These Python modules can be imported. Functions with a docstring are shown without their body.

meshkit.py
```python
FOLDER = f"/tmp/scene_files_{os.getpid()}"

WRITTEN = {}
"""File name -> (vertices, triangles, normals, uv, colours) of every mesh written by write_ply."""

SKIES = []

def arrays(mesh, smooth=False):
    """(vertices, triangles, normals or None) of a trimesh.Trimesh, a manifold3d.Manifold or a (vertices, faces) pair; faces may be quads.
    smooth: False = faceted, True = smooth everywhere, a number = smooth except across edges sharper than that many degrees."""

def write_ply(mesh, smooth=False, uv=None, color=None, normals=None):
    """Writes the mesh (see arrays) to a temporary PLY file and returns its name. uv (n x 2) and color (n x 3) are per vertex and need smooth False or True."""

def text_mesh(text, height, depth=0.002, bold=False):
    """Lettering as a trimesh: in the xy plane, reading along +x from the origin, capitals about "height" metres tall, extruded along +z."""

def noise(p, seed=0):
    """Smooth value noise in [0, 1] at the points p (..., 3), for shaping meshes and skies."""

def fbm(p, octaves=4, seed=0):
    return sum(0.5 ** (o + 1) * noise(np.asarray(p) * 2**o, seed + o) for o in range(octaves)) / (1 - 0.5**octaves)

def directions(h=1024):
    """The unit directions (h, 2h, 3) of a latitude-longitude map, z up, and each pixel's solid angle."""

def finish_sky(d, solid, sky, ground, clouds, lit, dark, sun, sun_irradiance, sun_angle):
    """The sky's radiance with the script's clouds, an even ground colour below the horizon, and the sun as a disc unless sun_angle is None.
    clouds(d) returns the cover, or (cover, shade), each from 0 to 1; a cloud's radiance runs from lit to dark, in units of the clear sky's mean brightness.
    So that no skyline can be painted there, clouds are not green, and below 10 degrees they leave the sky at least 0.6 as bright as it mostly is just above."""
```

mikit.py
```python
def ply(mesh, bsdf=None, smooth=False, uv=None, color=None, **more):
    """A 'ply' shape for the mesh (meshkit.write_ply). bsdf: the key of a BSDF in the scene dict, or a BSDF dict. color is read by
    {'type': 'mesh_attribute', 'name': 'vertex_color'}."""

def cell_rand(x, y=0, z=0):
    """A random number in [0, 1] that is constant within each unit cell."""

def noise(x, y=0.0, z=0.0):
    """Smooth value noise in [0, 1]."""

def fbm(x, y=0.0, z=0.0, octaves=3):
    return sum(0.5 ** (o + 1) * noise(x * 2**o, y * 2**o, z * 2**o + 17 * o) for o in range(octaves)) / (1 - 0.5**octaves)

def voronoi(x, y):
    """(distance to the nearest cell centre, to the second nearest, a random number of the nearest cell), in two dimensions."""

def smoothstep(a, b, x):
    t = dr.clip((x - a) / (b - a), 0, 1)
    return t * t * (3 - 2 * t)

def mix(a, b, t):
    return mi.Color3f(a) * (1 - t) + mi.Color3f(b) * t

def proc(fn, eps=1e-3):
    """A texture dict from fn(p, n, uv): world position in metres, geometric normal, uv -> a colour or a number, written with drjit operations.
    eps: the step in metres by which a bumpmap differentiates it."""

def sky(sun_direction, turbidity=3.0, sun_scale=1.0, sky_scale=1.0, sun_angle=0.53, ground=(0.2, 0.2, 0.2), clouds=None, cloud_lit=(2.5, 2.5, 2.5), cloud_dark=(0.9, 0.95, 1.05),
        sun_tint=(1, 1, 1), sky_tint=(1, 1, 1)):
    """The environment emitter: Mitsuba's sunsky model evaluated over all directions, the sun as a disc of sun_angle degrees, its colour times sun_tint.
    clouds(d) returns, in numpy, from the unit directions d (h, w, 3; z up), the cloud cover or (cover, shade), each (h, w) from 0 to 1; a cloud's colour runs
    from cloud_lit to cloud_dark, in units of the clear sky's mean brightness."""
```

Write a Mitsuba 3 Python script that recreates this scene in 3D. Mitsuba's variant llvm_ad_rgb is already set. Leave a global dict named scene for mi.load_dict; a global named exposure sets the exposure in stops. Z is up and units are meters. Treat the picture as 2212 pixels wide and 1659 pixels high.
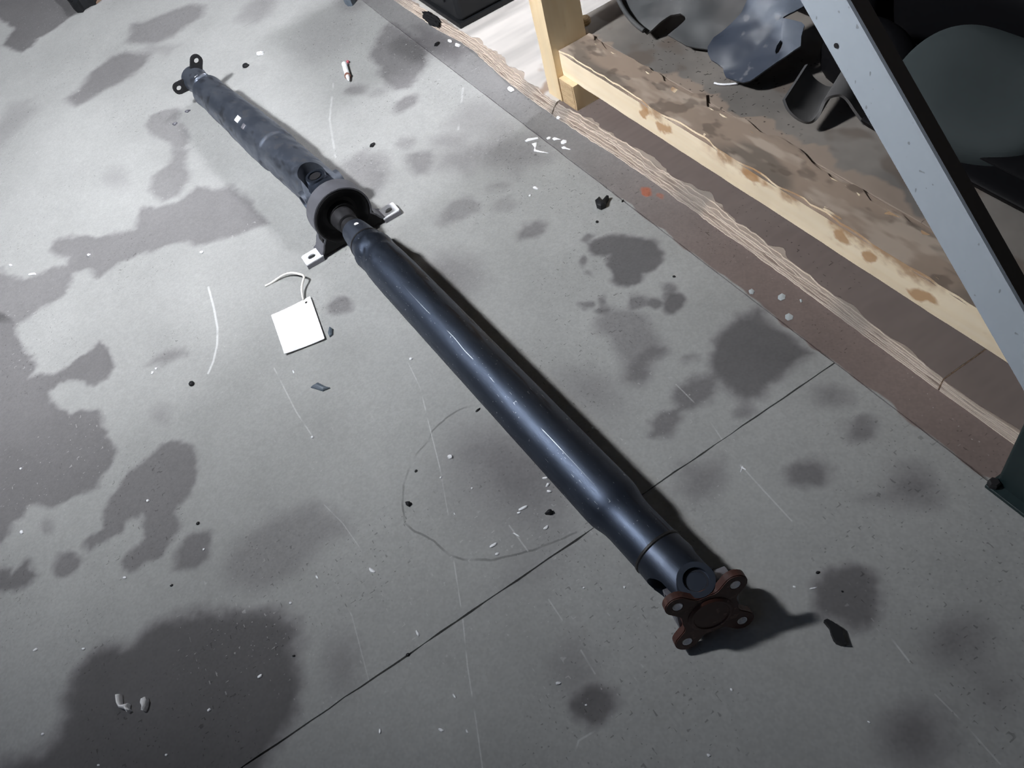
import math, random
import numpy as np, trimesh, drjit as dr, mitsuba as mi, mikit, meshkit
import manifold3d as m3
from shapely.geometry import Polygon, LineString, Point, MultiPoint, box as sbox
from shapely.ops import unary_union
from mikit import noise, fbm, smoothstep, mix, proc, ply

T = mi.ScalarTransform4f
CAM = {'origin': [0.0, 0.0, 0.8], 'fwd': [0.161543, 0.626394, -0.762584], 'up': [0.528432, 0.597714, 0.602908], 'fov': 66.246}
scene, labels = {}, {}

# ---- camera, light, exposure -------------------------------------------------------------------
_o = np.array(CAM['origin']); _f = np.array(CAM['fwd'])
scene['camera'] = dict(type='perspective', fov=CAM['fov'], fov_axis='x', near_clip=0.02, far_clip=60.0,
                       to_world=T().look_at(origin=_o.tolist(), target=(_o + _f).tolist(), up=CAM['up']))
exposure = 0.0
scene['sky'] = dict(type='constant', radiance=dict(type='rgb', value=[0.0095, 0.0095, 0.0098]))     # dim stray light of the hall
LAMPS = [  # name, centre, aim, size, radiance
    ('work_lamp', (-0.603, 1.048, 1.375), (2.267, 3.52, 0.375), (0.15, 0.20), (575, 583, 597)),
    ('added_strip_light', (-1.35, 1.5, 2.3), (-0.35, 1.5, 0.57), (0.12, 3.8), (1.8, 2.4, 3.5)),  # added source, gives the shaft its long bluish sheen
    ('ceiling_lamp', (3.0, 1.6, 3.0), (0.0, 0.2, 0.0), (0.6, 0.6), (106, 106, 110)),
]
for nm, c, a, sz, rad in LAMPS:
    scene[nm] = dict(type='rectangle', to_world=T().look_at(origin=list(c), target=list(a), up=[0, 1, 0.01]) @ T().scale([sz[0] / 2, sz[1] / 2, 1]),
                     emitter=dict(type='area', radiance=dict(type='rgb', value=list(rad))))
    labels[nm] = dict(kind='structure')

DATA = {'polys':[[[[-0.4977,3.2922],[-0.4086,3.1836],[-0.3312,2.9957],[-0.3011,2.8514],[-0.3419,2.7687],[-0.3255,2.693],[-0.2967,2.6371],[-0.2701,2.6478],[-0.2454,2.6861],[-0.1977,2.6888],[-0.1661,2.7071],[-0.1264,2.7276],[-0.0839,2.7179],[-0.0451,2.7279],[0.0181,2.8998],[0.0024,3.2088],[-0.1362,3.5464],[-0.3096,3.7826],[-0.4577,3.7377]],0.42,0.012],[[[-0.0397,2.3554],[0.0026,2.4515],[0.0329,2.4315],[0.1045,2.4163],[0.1558,2.3935],[0.193,2.3368],[0.1677,2.2766],[0.1237,2.2742],[0.0708,2.2401],[0.0132,2.2697]],0.6,0.018],[[[-0.0212,2.2632],[0.0182,2.2628],[0.0683,2.1744],[0.0313,2.1555]],0.8,0.02],[[[-0.2392,2.2044],[-0.2001,2.2143],[-0.1504,2.2811],[-0.0852,2.3084],[-0.0523,2.2955],[-0.0007,2.21],[-0.0201,2.1708],[-0.0667,2.1433],[-0.1354,2.1371],[-0.1874,2.1295],[-0.2196,2.1339]],0.55,0.018],[[[0.2271,2.1571],[0.269,2.2087],[0.3105,2.2232],[0.3495,2.1628],[0.3098,2.0957],[0.263,2.0815]],0.74,0.03],[[[-0.0993,1.8509],[-0.0746,1.8932],[-0.0423,1.8919],[-0.0141,1.8567],[-0.0258,1.8116],[-0.021,1.7359],[-0.0281,1.6973],[-0.0515,1.6791],[-0.0659,1.7031],[-0.0761,1.7542],[-0.0966,1.7987]],0.68,0.01],[[[-0.0673,1.6976],[-0.0399,1.6656],[-0.0627,1.6045],[-0.0663,1.5561],[-0.0999,1.5141],[-0.132,1.5267],[-0.1468,1.5925],[-0.1282,1.6365],[-0.0876,1.6511]],0.66,0.012],[[[-0.3673,2.3412],[-0.3149,2.2908],[-0.3084,2.2146],[-0.3457,2.1804],[-0.382,2.1472],[-0.4179,2.1077],[-0.4579,2.19],[-0.4018,2.2727]],0.82,0.03],[[[-0.178,1.5404],[-0.1894,1.525],[-0.206,1.4851],[-0.231,1.4962],[-0.2676,1.5232],[-0.3217,1.5794],[-0.3541,1.5938],[-0.3664,1.5692],[-0.3502,1.5344],[-0.3359,1.5091],[-0.3422,1.4872],[-0.3753,1.5064],[-0.4053,1.5086],[-0.4301,1.5142],[-0.441,1.5335],[-0.4677,1.5986],[-0.5498,1.6624],[-0.6456,1.6852],[-0.6937,1.6293],[-0.6146,1.4847],[-0.5359,1.4527],[-0.4845,1.4259],[-0.4577,1.384],[-0.4408,1.3847],[-0.4068,1.3987],[-0.3822,1.4002],[-0.3642,1.4052],[-0.3379,1.4318],[-0.3329,1.4453],[-0.3141,1.4402],[-0.2915,1.3959],[-0.2717,1.3929],[-0.25,1.4033],[-0.2156,1.3978],[-0.1685,1.3776],[-0.1348,1.3622],[-0.1156,1.3286],[-0.0989,1.3149],[-0.0615,1.3056],[-0.016,1.2862],[0.0166,1.2714],[0.0166,1.3073],[0.0126,1.3582],[0.0054,1.4207],[-0.0057,1.449],[-0.0658,1.5093],[-0.1131,1.4942]],0.6,0.01],[[[-0.6856,1.4541],[-0.6308,1.5382],[-0.5596,1.5029],[-0.482,1.4515],[-0.461,1.3946],[-0.4578,1.3371],[-0.4505,1.3035],[-0.4366,1.2457],[-0.4504,1.229],[-0.4138,1.2003],[-0.3828,1.1973],[-0.3597,1.2016],[-0.3289,1.2183],[-0.3141,1.1896],[-0.3169,1.1418],[-0.3179,1.1247],[-0.3321,1.1099],[-0.3527,1.1157],[-0.3665,1.1242],[-0.3732,1.1463],[-0.4006,1.168],[-0.4146,1.1666],[-0.4307,1.1609],[-0.422,1.1265],[-0.4105,1.1034],[-0.4027,1.0979],[-0.4005,1.0866],[-0.3627,1.061],[-0.3555,1.033],[-0.3549,0.9926],[-0.3483,0.9614],[-0.348,0.9445],[-0.3619,0.9335],[-0.3807,0.9189],[-0.3856,0.9043],[-0.413,0.911],[-0.4284,0.9128],[-0.4478,0.9104],[-0.4681,0.9162],[-0.4787,0.9377],[-0.4887,0.9486],[-0.4949,0.9327],[-0.5079,0.9355],[-0.5146,0.9259],[-0.5233,0.9155],[-0.535,0.9093],[-0.5683,0.9199],[-0.6183,1.0139],[-0.673,1.1273],[-0.6565,1.2007],[-0.7109,1.3425]],0.52,0.007],[[[-0.2683,1.0904],[-0.2366,1.1002],[-0.2083,1.0886],[-0.2008,1.0675],[-0.2221,1.0702],[-0.2483,1.0724]],0.68,0.012],[[[-0.3155,0.9012],[-0.2826,0.9127],[-0.253,0.8899],[-0.2453,0.8722],[-0.2483,0.8399],[-0.2583,0.8116],[-0.2794,0.7908],[-0.2938,0.7781],[-0.296,0.7537],[-0.3108,0.7407],[-0.3368,0.7295],[-0.3583,0.7305],[-0.3717,0.7319],[-0.3841,0.7413],[-0.3846,0.7546],[-0.3727,0.761],[-0.3515,0.7605],[-0.3421,0.7692],[-0.344,0.7939],[-0.3406,0.8151],[-0.3549,0.8193],[-0.3678,0.81],[-0.3734,0.803],[-0.398,0.8084],[-0.4199,0.8066],[-0.4264,0.8235],[-0.4119,0.833],[-0.3951,0.8313],[-0.3882,0.8602],[-0.3735,0.8745],[-0.3588,0.8807],[-0.3353,0.9005]],0.55,0.007],[[[-0.3201,0.6967],[-0.3171,0.716],[-0.3008,0.7304],[-0.2807,0.7307],[-0.2631,0.7145],[-0.2641,0.6996],[-0.2768,0.6811],[-0.2952,0.6778]],0.55,0.008],[[[-0.5392,0.8657],[-0.5243,0.8544],[-0.5218,0.8408],[-0.5058,0.8521],[-0.4997,0.8474],[-0.4928,0.8279],[-0.4918,0.81],[-0.51,0.8059],[-0.5429,0.8281],[-0.5652,0.8336],[-0.5885,0.8738],[-0.5648,0.8785]],0.5,0.007],[[[-0.2624,0.6529],[-0.2466,0.6723],[-0.2171,0.6819],[-0.1828,0.6842],[-0.1478,0.6692],[-0.1207,0.6519],[-0.1044,0.6182],[-0.1121,0.6],[-0.1418,0.5994],[-0.1831,0.5927],[-0.2316,0.5995],[-0.2621,0.6224]],0.74,0.018],[[[-0.2216,0.5562],[-0.2648,0.5839],[-0.3041,0.6207],[-0.334,0.6349],[-0.3584,0.6392],[-0.3922,0.637],[-0.4225,0.6499],[-0.4474,0.6506],[-0.4641,0.6409],[-0.4744,0.6251],[-0.4835,0.6193],[-0.4855,0.5949],[-0.5003,0.5802],[-0.5296,0.5764],[-0.5667,0.584],[-0.6059,0.5756],[-0.5937,0.5246],[-0.5317,0.4692],[-0.499,0.4144],[-0.4155,0.3569],[-0.3552,0.3554],[-0.3157,0.3735],[-0.271,0.4172],[-0.2387,0.4289],[-0.2258,0.4553],[-0.2179,0.4997],[-0.2082,0.5257]],0.36,0.016],[[[0.4856,1.7445],[0.4964,1.6855],[0.4948,1.554],[0.4692,1.5082],[0.4301,1.4861],[0.4036,1.4571],[0.3792,1.4679],[0.3692,1.5097],[0.3791,1.5702],[0.3952,1.5854],[0.3962,1.6484],[0.4378,1.6985],[0.4634,1.7333]],0.56,0.012],[[[0.4473,1.6599],[0.4749,1.6681],[0.5059,1.5989],[0.5009,1.5546],[0.4667,1.5144],[0.452,1.5487],[0.4396,1.6186]],0.66,0.02],[[[0.5228,1.6802],[0.5443,1.6163],[0.5497,1.516],[0.5473,1.4697],[0.5135,1.4594],[0.4954,1.5327],[0.5018,1.6141]],0.7,0.02],[[[0.2902,1.2525],[0.335,1.2229],[0.3252,1.1999],[0.2982,1.172],[0.2736,1.1807],[0.2746,1.2104]],0.66,0.014],[[[0.3531,1.2581],[0.3769,1.2513],[0.4015,1.211],[0.3827,1.1875],[0.3581,1.2062],[0.3429,1.2343]],0.74,0.018],[[[0.3185,1.1663],[0.3408,1.1979],[0.3849,1.1808],[0.4288,1.1639],[0.4602,1.1266],[0.493,1.1079],[0.4793,1.0258],[0.4087,1.0416],[0.3768,1.119],[0.3474,1.1126]],0.7,0.03],[[[0.1822,1.3316],[0.2436,1.3339],[0.262,1.279],[0.2333,1.2049],[0.1953,1.191],[0.1798,1.2492]],0.7,0.02],[[[0.3889,1.2761],[0.4472,1.3073],[0.4917,1.2746],[0.485,1.1593],[0.4515,1.1368],[0.3994,1.2199]],0.8,0.03],[[[0.3906,0.7937],[0.4014,0.8068],[0.4202,0.8032],[0.4436,0.7905],[0.4685,0.7561],[0.4727,0.7404],[0.4634,0.7195],[0.46,0.7054],[0.4425,0.6978],[0.4193,0.6963],[0.4049,0.6825],[0.3875,0.6895],[0.3778,0.7028],[0.377,0.7175],[0.3887,0.7305],[0.393,0.7515],[0.4044,0.7617],[0.3912,0.7751]],0.4,0.007],[[[0.3307,0.9111],[0.3508,0.924],[0.3771,0.9009],[0.3714,0.8853],[0.3525,0.8733],[0.335,0.8826],[0.325,0.8974]],0.6,0.01],[[[0.3666,0.6632],[0.379,0.6779],[0.3954,0.6645],[0.3873,0.6506],[0.3762,0.6505],[0.3662,0.6541]],0.55,0.006],[[[0.3178,0.6753],[0.3396,0.6783],[0.3639,0.6574],[0.3711,0.625],[0.3651,0.5969],[0.3595,0.5749],[0.3532,0.5647],[0.3406,0.5553],[0.3204,0.5531],[0.3069,0.545],[0.2893,0.5458],[0.2804,0.5586],[0.2892,0.5759],[0.3029,0.6],[0.3102,0.6368],[0.308,0.6556]],0.66,0.012],[[[0.3233,0.5867],[0.344,0.5891],[0.3559,0.575],[0.3508,0.5617],[0.3384,0.5573],[0.3205,0.5581],[0.3003,0.5509],[0.287,0.5627],[0.3027,0.5791]],0.76,0.008],[[[0.4597,0.5526],[0.4889,0.5417],[0.4837,0.5188],[0.4842,0.4861],[0.4833,0.4611],[0.485,0.4396],[0.4695,0.4388],[0.4458,0.4407],[0.4214,0.4339],[0.3955,0.429],[0.3771,0.4404],[0.3717,0.4589],[0.3711,0.488],[0.3787,0.5058],[0.3955,0.5261],[0.4088,0.5402],[0.4261,0.5402],[0.4423,0.5413]],0.4,0.012],[[[0.3301,0.5117],[0.3562,0.5071],[0.3731,0.4921],[0.3618,0.4761],[0.3395,0.463],[0.3222,0.4652],[0.3105,0.4753],[0.3151,0.4991]],0.52,0.01],[[[0.2749,0.4885],[0.2961,0.4931],[0.3131,0.4831],[0.3002,0.4624],[0.279,0.4567],[0.2618,0.4713]],0.55,0.007],[[[0.2639,0.4212],[0.301,0.3906],[0.2926,0.376],[0.2692,0.3678],[0.2422,0.3668],[0.2399,0.3868]],0.66,0.018]],
'ells':[[-0.1962,1.7022,0.0469,0.0221,1.6641,0.84,0.02],[-0.4488,0.8061,0.0222,0.0159,2.342,0.55,0.006],[-0.4665,0.8874,0.0135,0.0078,1.9871,0.7,0.008],[-0.2735,0.9751,0.0228,0.0139,1.8498,0.82,0.012],[-0.1777,0.4521,0.0276,0.0161,1.2949,0.72,0.02],[0.3167,1.5486,0.025,0.0202,1.8028,0.66,0.012],[0.3674,1.4053,0.0267,0.0241,-2.7264,0.6,0.012],[0.3481,1.4951,0.0222,0.0164,1.991,0.82,0.014],[0.3096,1.2863,0.02,0.015,1.6309,0.74,0.012],[0.3719,1.0379,0.0178,0.0126,2.4046,0.76,0.012],[0.3581,1.8443,0.1132,0.0745,1.2297,0.86,0.05],[0.4647,1.9342,0.0552,0.0295,1.6204,0.7,0.02],[0.4048,0.8193,0.0108,0.0097,0.7989,0.55,0.006],[0.373,0.7839,0.0092,0.0068,1.2317,0.55,0.005],[0.3672,0.7585,0.0069,0.0053,1.2584,0.7,0.006],[0.3227,0.7089,0.0079,0.0072,2.3267,0.58,0.005],[0.3406,0.6979,0.0108,0.0059,1.0282,0.58,0.005],[0.331,0.6841,0.0116,0.0068,2.1588,0.55,0.005],[0.3947,0.6459,0.0115,0.0094,1.16,0.5,0.005],[0.4127,0.6263,0.0192,0.0155,1.0982,0.42,0.005],[0.4275,0.6492,0.0108,0.0082,1.0603,0.58,0.006],[0.2423,0.5777,0.0421,0.0229,1.8243,0.7,0.03],[0.3668,0.4286,0.0141,0.0103,3.0635,0.62,0.008],[0.3702,0.5316,0.0082,0.0076,2.0729,0.65,0.008],[0.4441,0.3274,0.0193,0.0168,2.7745,0.56,0.01],[0.3625,0.3206,0.0215,0.0184,2.6749,0.52,0.011],[0.4315,0.2438,0.0255,0.0219,-3.0197,0.55,0.02],[0.4542,0.3813,0.0183,0.0123,2.3122,0.62,0.014],[0.391,0.2589,0.0111,0.0078,2.5975,0.75,0.012],[0.2936,0.195,0.0324,0.0277,-2.9143,0.42,0.01],[0.3394,0.1089,0.0262,0.0212,-2.8353,0.6,0.02],[0.3329,0.0588,0.0183,0.0153,-3.0811,0.7,0.022],[0.2444,0.0696,0.0303,0.0237,3.0676,0.5,0.022],[0.0275,0.2531,0.0226,0.0208,2.5376,0.42,0.008],[0.0305,0.2947,0.0274,0.0191,1.1882,0.78,0.02],[0.1018,0.5421,0.0803,0.0416,1.7806,0.66,0.035],[0.0731,0.5292,0.1055,0.0638,1.7738,0.86,0.03],[0.0367,0.9778,0.0282,0.0209,1.7285,0.58,0.007],[0.214,0.9049,0.0587,0.0362,1.6432,0.74,0.025],[0.2001,0.9179,0.0257,0.0186,1.9038,0.9,0.02],[0.0483,0.41,0.0312,0.017,2.8461,0.85,0.03],[0.2972,1.0332,0.0317,0.0273,2.4177,0.7,0.01],[0.26,1.0314,0.019,0.0157,1.9173,0.78,0.012],[0.3539,0.9887,0.02,0.0171,2.5461,0.8,0.012]],
'lines':[[[[0.1226,0.6539],[0.0972,0.6659],[0.0694,0.6681],[0.0443,0.6614],[0.0349,0.6514],[0.0147,0.645],[-0.0049,0.6322],[-0.0219,0.6127],[-0.034,0.5878],[-0.0427,0.5615],[-0.039,0.5437],[-0.0262,0.5176],[-0.0181,0.489],[-0.0076,0.4743],[0.0181,0.4525],[0.0631,0.4338],[0.1161,0.4218]],0.0013,-0.38],[[[-0.1282,1.1972],[-0.1351,1.1375],[-0.1442,1.0837],[-0.1556,1.048],[-0.171,1.0177],[-0.1853,0.9987]],0.0017,0.8],[[[0.0762,0.8174],[0.0667,0.7389],[0.0495,0.6802],[0.0284,0.6049],[0.0059,0.5391],[-0.017,0.4815],[-0.0428,0.4111],[-0.0629,0.3638],[-0.084,0.3055],[-0.098,0.2691]],0.0007,0.45],[[[-0.0947,0.9308],[-0.0961,0.8255],[-0.0938,0.7924],[-0.0916,0.7605]],0.0009,0.4],[[[0.3132,0.3749],[0.3106,0.3345],[0.3082,0.2892]],0.0008,0.5],[[[0.2948,0.1634],[0.2931,0.1395],[0.2898,0.1177]],0.0008,0.5],[[[0.2852,0.0853],[0.2853,0.0562],[0.2826,0.0173]],0.0007,0.35],[[[-0.1486,0.559],[-0.1475,0.4947],[-0.161,0.4126]],0.0006,0.3],[[[-0.1194,0.6551],[-0.1095,0.614],[-0.105,0.5709]],0.0006,0.3],[[[0.2915,1.6217],[0.23,1.4931],[0.1893,1.3609]],0.002,0.3],[[[0.4746,1.3575],[0.4004,1.2403]],0.002,0.35],[[[0.0449,0.3073],[0.0432,0.2797]],0.0008,0.4],[[[0.0471,0.3739],[0.0467,0.3455]],0.0007,0.4],[[[0.0198,0.2341],[-0.0059,0.2364],[-0.0252,0.2221]],0.0009,0.35],[[[0.3306,0.5142],[0.3292,0.4591],[0.3199,0.4145]],0.0007,0.35],[[[0.0582,0.4783],[0.0589,0.4371]],0.0008,0.35],[[[0.2741,2.099],[0.1708,2.1014]],0.002,-0.12]],
'chips':[[0.2143,1.9107,0.0206,0.0146,-0.669],[-0.2989,1.4788,0.0076,0.0086,0.053],[-0.5079,0.7059,0.0067,0.0039,-0.18],[-0.4502,0.6657,0.0053,0.0036,-0.598],[-0.2656,0.495,0.0068,0.0037,0.029],[-0.1647,0.5661,0.0063,0.0026,-1.38],[-0.1043,0.5306,0.0123,0.0038,-1.187],[-0.2045,0.5555,0.0043,0.0036,-0.653],[-0.0921,0.4292,0.0084,0.0031,-1.618],[-0.0891,0.3452,0.007,0.0022,-1.457],[-0.1717,0.3603,0.0055,0.0026,-2.018],[-0.1165,0.324,0.0066,0.0034,-0.915],[-0.0946,0.3074,0.0048,0.0018,-1.529],[0.0073,0.2933,0.0063,0.0037,-0.464],[0.0186,0.2596,0.0029,0.0022,-0.588],[0.0467,0.6093,0.0081,0.0065,-1.052],[0.0833,0.4872,0.013,0.0037,-0.17],[0.076,0.4851,0.0049,0.0031,-0.373],[0.0916,0.4484,0.0076,0.0036,0.105],[0.12,0.4865,0.0067,0.0043,-0.679],[0.1234,0.4951,0.007,0.0039,0.322],[0.1264,0.505,0.0079,0.0033,-0.532],[0.0302,0.4679,0.0106,0.0036,-0.075],[0.0281,0.4556,0.0054,0.0035,-0.263],[0.121,0.3357,0.0028,0.0027,-0.686],[0.0854,0.3617,0.003,0.0026,-0.644],[0.2591,0.2327,0.0038,0.0025,-1.084],[0.2726,0.2207,0.009,0.002,-0.414],[0.2217,0.1001,0.003,0.0017,-1.228],[0.142,0.1908,0.0033,0.0027,-1.326],[0.087,0.1576,0.0042,0.0026,-0.956],[0.4112,0.9821,0.011,0.0057,-1.18],[0.3945,0.973,0.0041,0.0058,-0.82],[-0.4895,1.027,0.0043,0.0046,-0.653],[-0.5024,0.9046,0.0051,0.0072,0.236],[-0.3266,0.8276,0.0051,0.0048,-0.675],[-0.2777,0.6986,0.0036,0.0035,-0.666],[-0.382,0.7294,0.0057,0.0041,-0.637],[-0.3292,0.4951,0.0048,0.004,-0.255],[-0.3855,0.4777,0.004,0.0029,-0.574],[-0.5136,0.591,0.0043,0.0032,-0.588],[-0.4586,0.5147,0.004,0.0024,-0.574],[0.0797,0.7957,0.0056,0.0048,-1.091],[-0.0929,0.7665,0.0044,0.0047,-0.689],[-0.0724,0.9014,0.008,0.0027,-1.67],[0.5454,1.1154,0.0115,0.008,-1.123],[0.5342,1.2682,0.0224,0.0097,-1.553],[0.5425,1.5412,0.0149,0.0085,-1.368],[0.5454,1.5101,0.017,0.0095,-1.429],[-0.4456,1.5874,0.0086,0.0066,-0.802],[-0.4098,1.5181,0.0198,0.0064,-0.678],[-0.2555,1.0726,0.0044,0.0051,-0.689],[-0.263,1.0682,0.0044,0.0053,-0.753],[-0.1118,1.2991,0.0064,0.0086,0.631],[0.0124,0.5339,0.004,0.0016,-1.621],[0.0587,0.4629,0.0106,0.0022,-1.183],[0.0223,0.5906,0.0031,0.0034,-0.695],[0.0471,0.551,0.0031,0.0027,-0.695],[0.3127,0.3698,0.0075,0.0018,-1.3],[0.3103,0.3701,0.0097,0.0016,0.565],[0.2119,0.5278,0.003,0.0029,-0.738]],
'crumbs':[[0.2587,1.3334,0.0102,0.0123,-0.869],[-0.274,0.7424,0.0048,0.0047,0.727],[-0.3291,0.6764,0.0044,0.0031,-0.045],[0.2879,0.2303,0.0048,0.0029,-0.255],[0.5174,1.5553,0.0104,0.0156,-0.935],[0.1693,1.8891,0.0151,0.0147,-0.106],[0.4455,0.6639,0.0045,0.0036,-0.785],[0.2921,0.2018,0.0026,0.0019,-1.004],[0.4908,0.8484,0.0037,0.0056,-0.862],[0.4351,0.8381,0.0044,0.0053,-0.818],[-0.112,0.414,0.0047,0.004,-0.635],[0.1119,0.6503,0.0087,0.0032,0.161],[0.001,0.6203,0.0047,0.0031,0.349],[-0.2235,0.4927,0.0034,0.0025,-0.62]],
'named':{'tag':[[-0.0601,1.0412],[0.0079,1.0314],[-0.0079,0.9248],[-0.0713,0.9409]],
'tag_hole':[[-0.0027,1.0236]],
'string':[[-0.0039,1.0358],[0.0001,1.0531],[0.0112,1.0756],[0.0166,1.0851],[0.0138,1.0938],[0.0033,1.1102],[-0.0089,1.1177],[-0.0218,1.1184],[-0.0451,1.119]],
'pebble':[[-0.2139,0.9954]],
'flake1':[[-0.0618,0.8521],[-0.0494,0.8523],[-0.043,0.8377],[-0.0384,0.8304],[-0.0497,0.8326]],
'flake2':[[0.0004,0.9334],[0.0074,0.9446],[0.0095,0.9376],[0.0049,0.9266],[-0.0004,0.9253]],
'chipblue':[[0.0998,0.4632],[0.1059,0.4646],[0.1088,0.463],[0.1081,0.4589],[0.1042,0.459]],
'chipdark2':[[-0.0302,0.5873],[-0.0255,0.5844],[-0.0253,0.5809],[-0.0294,0.5793],[-0.0314,0.5833]],
'clipA':[[0.2554,0.1894],[0.2588,0.1886],[0.2606,0.1844],[0.2614,0.181],[0.2629,0.1748],[0.259,0.168],[0.2556,0.1605],[0.2519,0.1632],[0.2495,0.1672],[0.2497,0.1709],[0.2518,0.1761],[0.2547,0.1814]],
'clipB':[[0.4578,0.8745],[0.4675,0.8769],[0.4665,0.8667],[0.4775,0.8708],[0.4789,0.8677],[0.4694,0.862],[0.4639,0.8553],[0.4557,0.8563],[0.4536,0.8647]],
'crumbA':[[-0.4218,0.5786],[-0.4171,0.576],[-0.4184,0.5669],[-0.4183,0.5619],[-0.4145,0.5605],[-0.4102,0.5588],[-0.4123,0.5546],[-0.4104,0.5502],[-0.4139,0.5497],[-0.4156,0.5551],[-0.4214,0.5604],[-0.4229,0.5675]],
'crumbB':[[-0.395,0.5543],[-0.39,0.5533],[-0.3895,0.548],[-0.392,0.5424],[-0.3957,0.5388],[-0.398,0.5411],[-0.396,0.5451],[-0.3972,0.5497]],
'glue1':[[0.4674,1.1079],[0.4744,1.1097],[0.489,1.0984],[0.4874,1.0943],[0.4725,1.1018],[0.4677,1.1035]],
'glue2':[[0.4716,1.0909],[0.4799,1.0871],[0.4756,1.0802],[0.4697,1.0754],[0.4674,1.0703],[0.4708,1.0604],[0.4774,1.0451],[0.4683,1.0595],[0.4625,1.0701],[0.4693,1.0779]],
'glue3':[[0.4976,1.0841],[0.5025,1.0843],[0.5053,1.081],[0.5018,1.0771],[0.497,1.0787]],
'glue4':[[0.504,1.0744],[0.509,1.0746],[0.5108,1.0684],[0.513,1.0598],[0.5081,1.0657],[0.5033,1.0673]],
'glue5':[[0.5088,1.0549],[0.5157,1.0566],[0.5181,1.0498],[0.5144,1.0443],[0.5084,1.0455],[0.5065,1.0498]],
'glue6':[[0.5012,1.0404],[0.5066,1.0398],[0.507,1.0316],[0.5092,1.0233],[0.5074,1.0235],[0.504,1.0314],[0.5002,1.0358]],
'glue7':[[0.4092,0.9877],[0.4137,0.9861],[0.4143,0.9768],[0.4109,0.9772]],
'splat1':[[0.4996,0.5742],[0.5048,0.5738],[0.5046,0.5682],[0.4994,0.565],[0.4965,0.5689]],
'splat2':[[0.5203,0.5412],[0.5265,0.541],[0.5275,0.5354],[0.5226,0.5309],[0.5167,0.5321],[0.516,0.5373]],
'splat3':[[0.5034,0.5101],[0.5088,0.5093],[0.5096,0.502],[0.505,0.4987],[0.4993,0.5008],[0.4996,0.506]],
'splat4':[[0.5342,0.5175],[0.5369,0.5171],[0.5354,0.513],[0.5321,0.5128]],
'plug':[[0.3321,1.6644],[0.3457,1.6636],[0.3236,1.5853],[0.3127,1.5913]],
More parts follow.
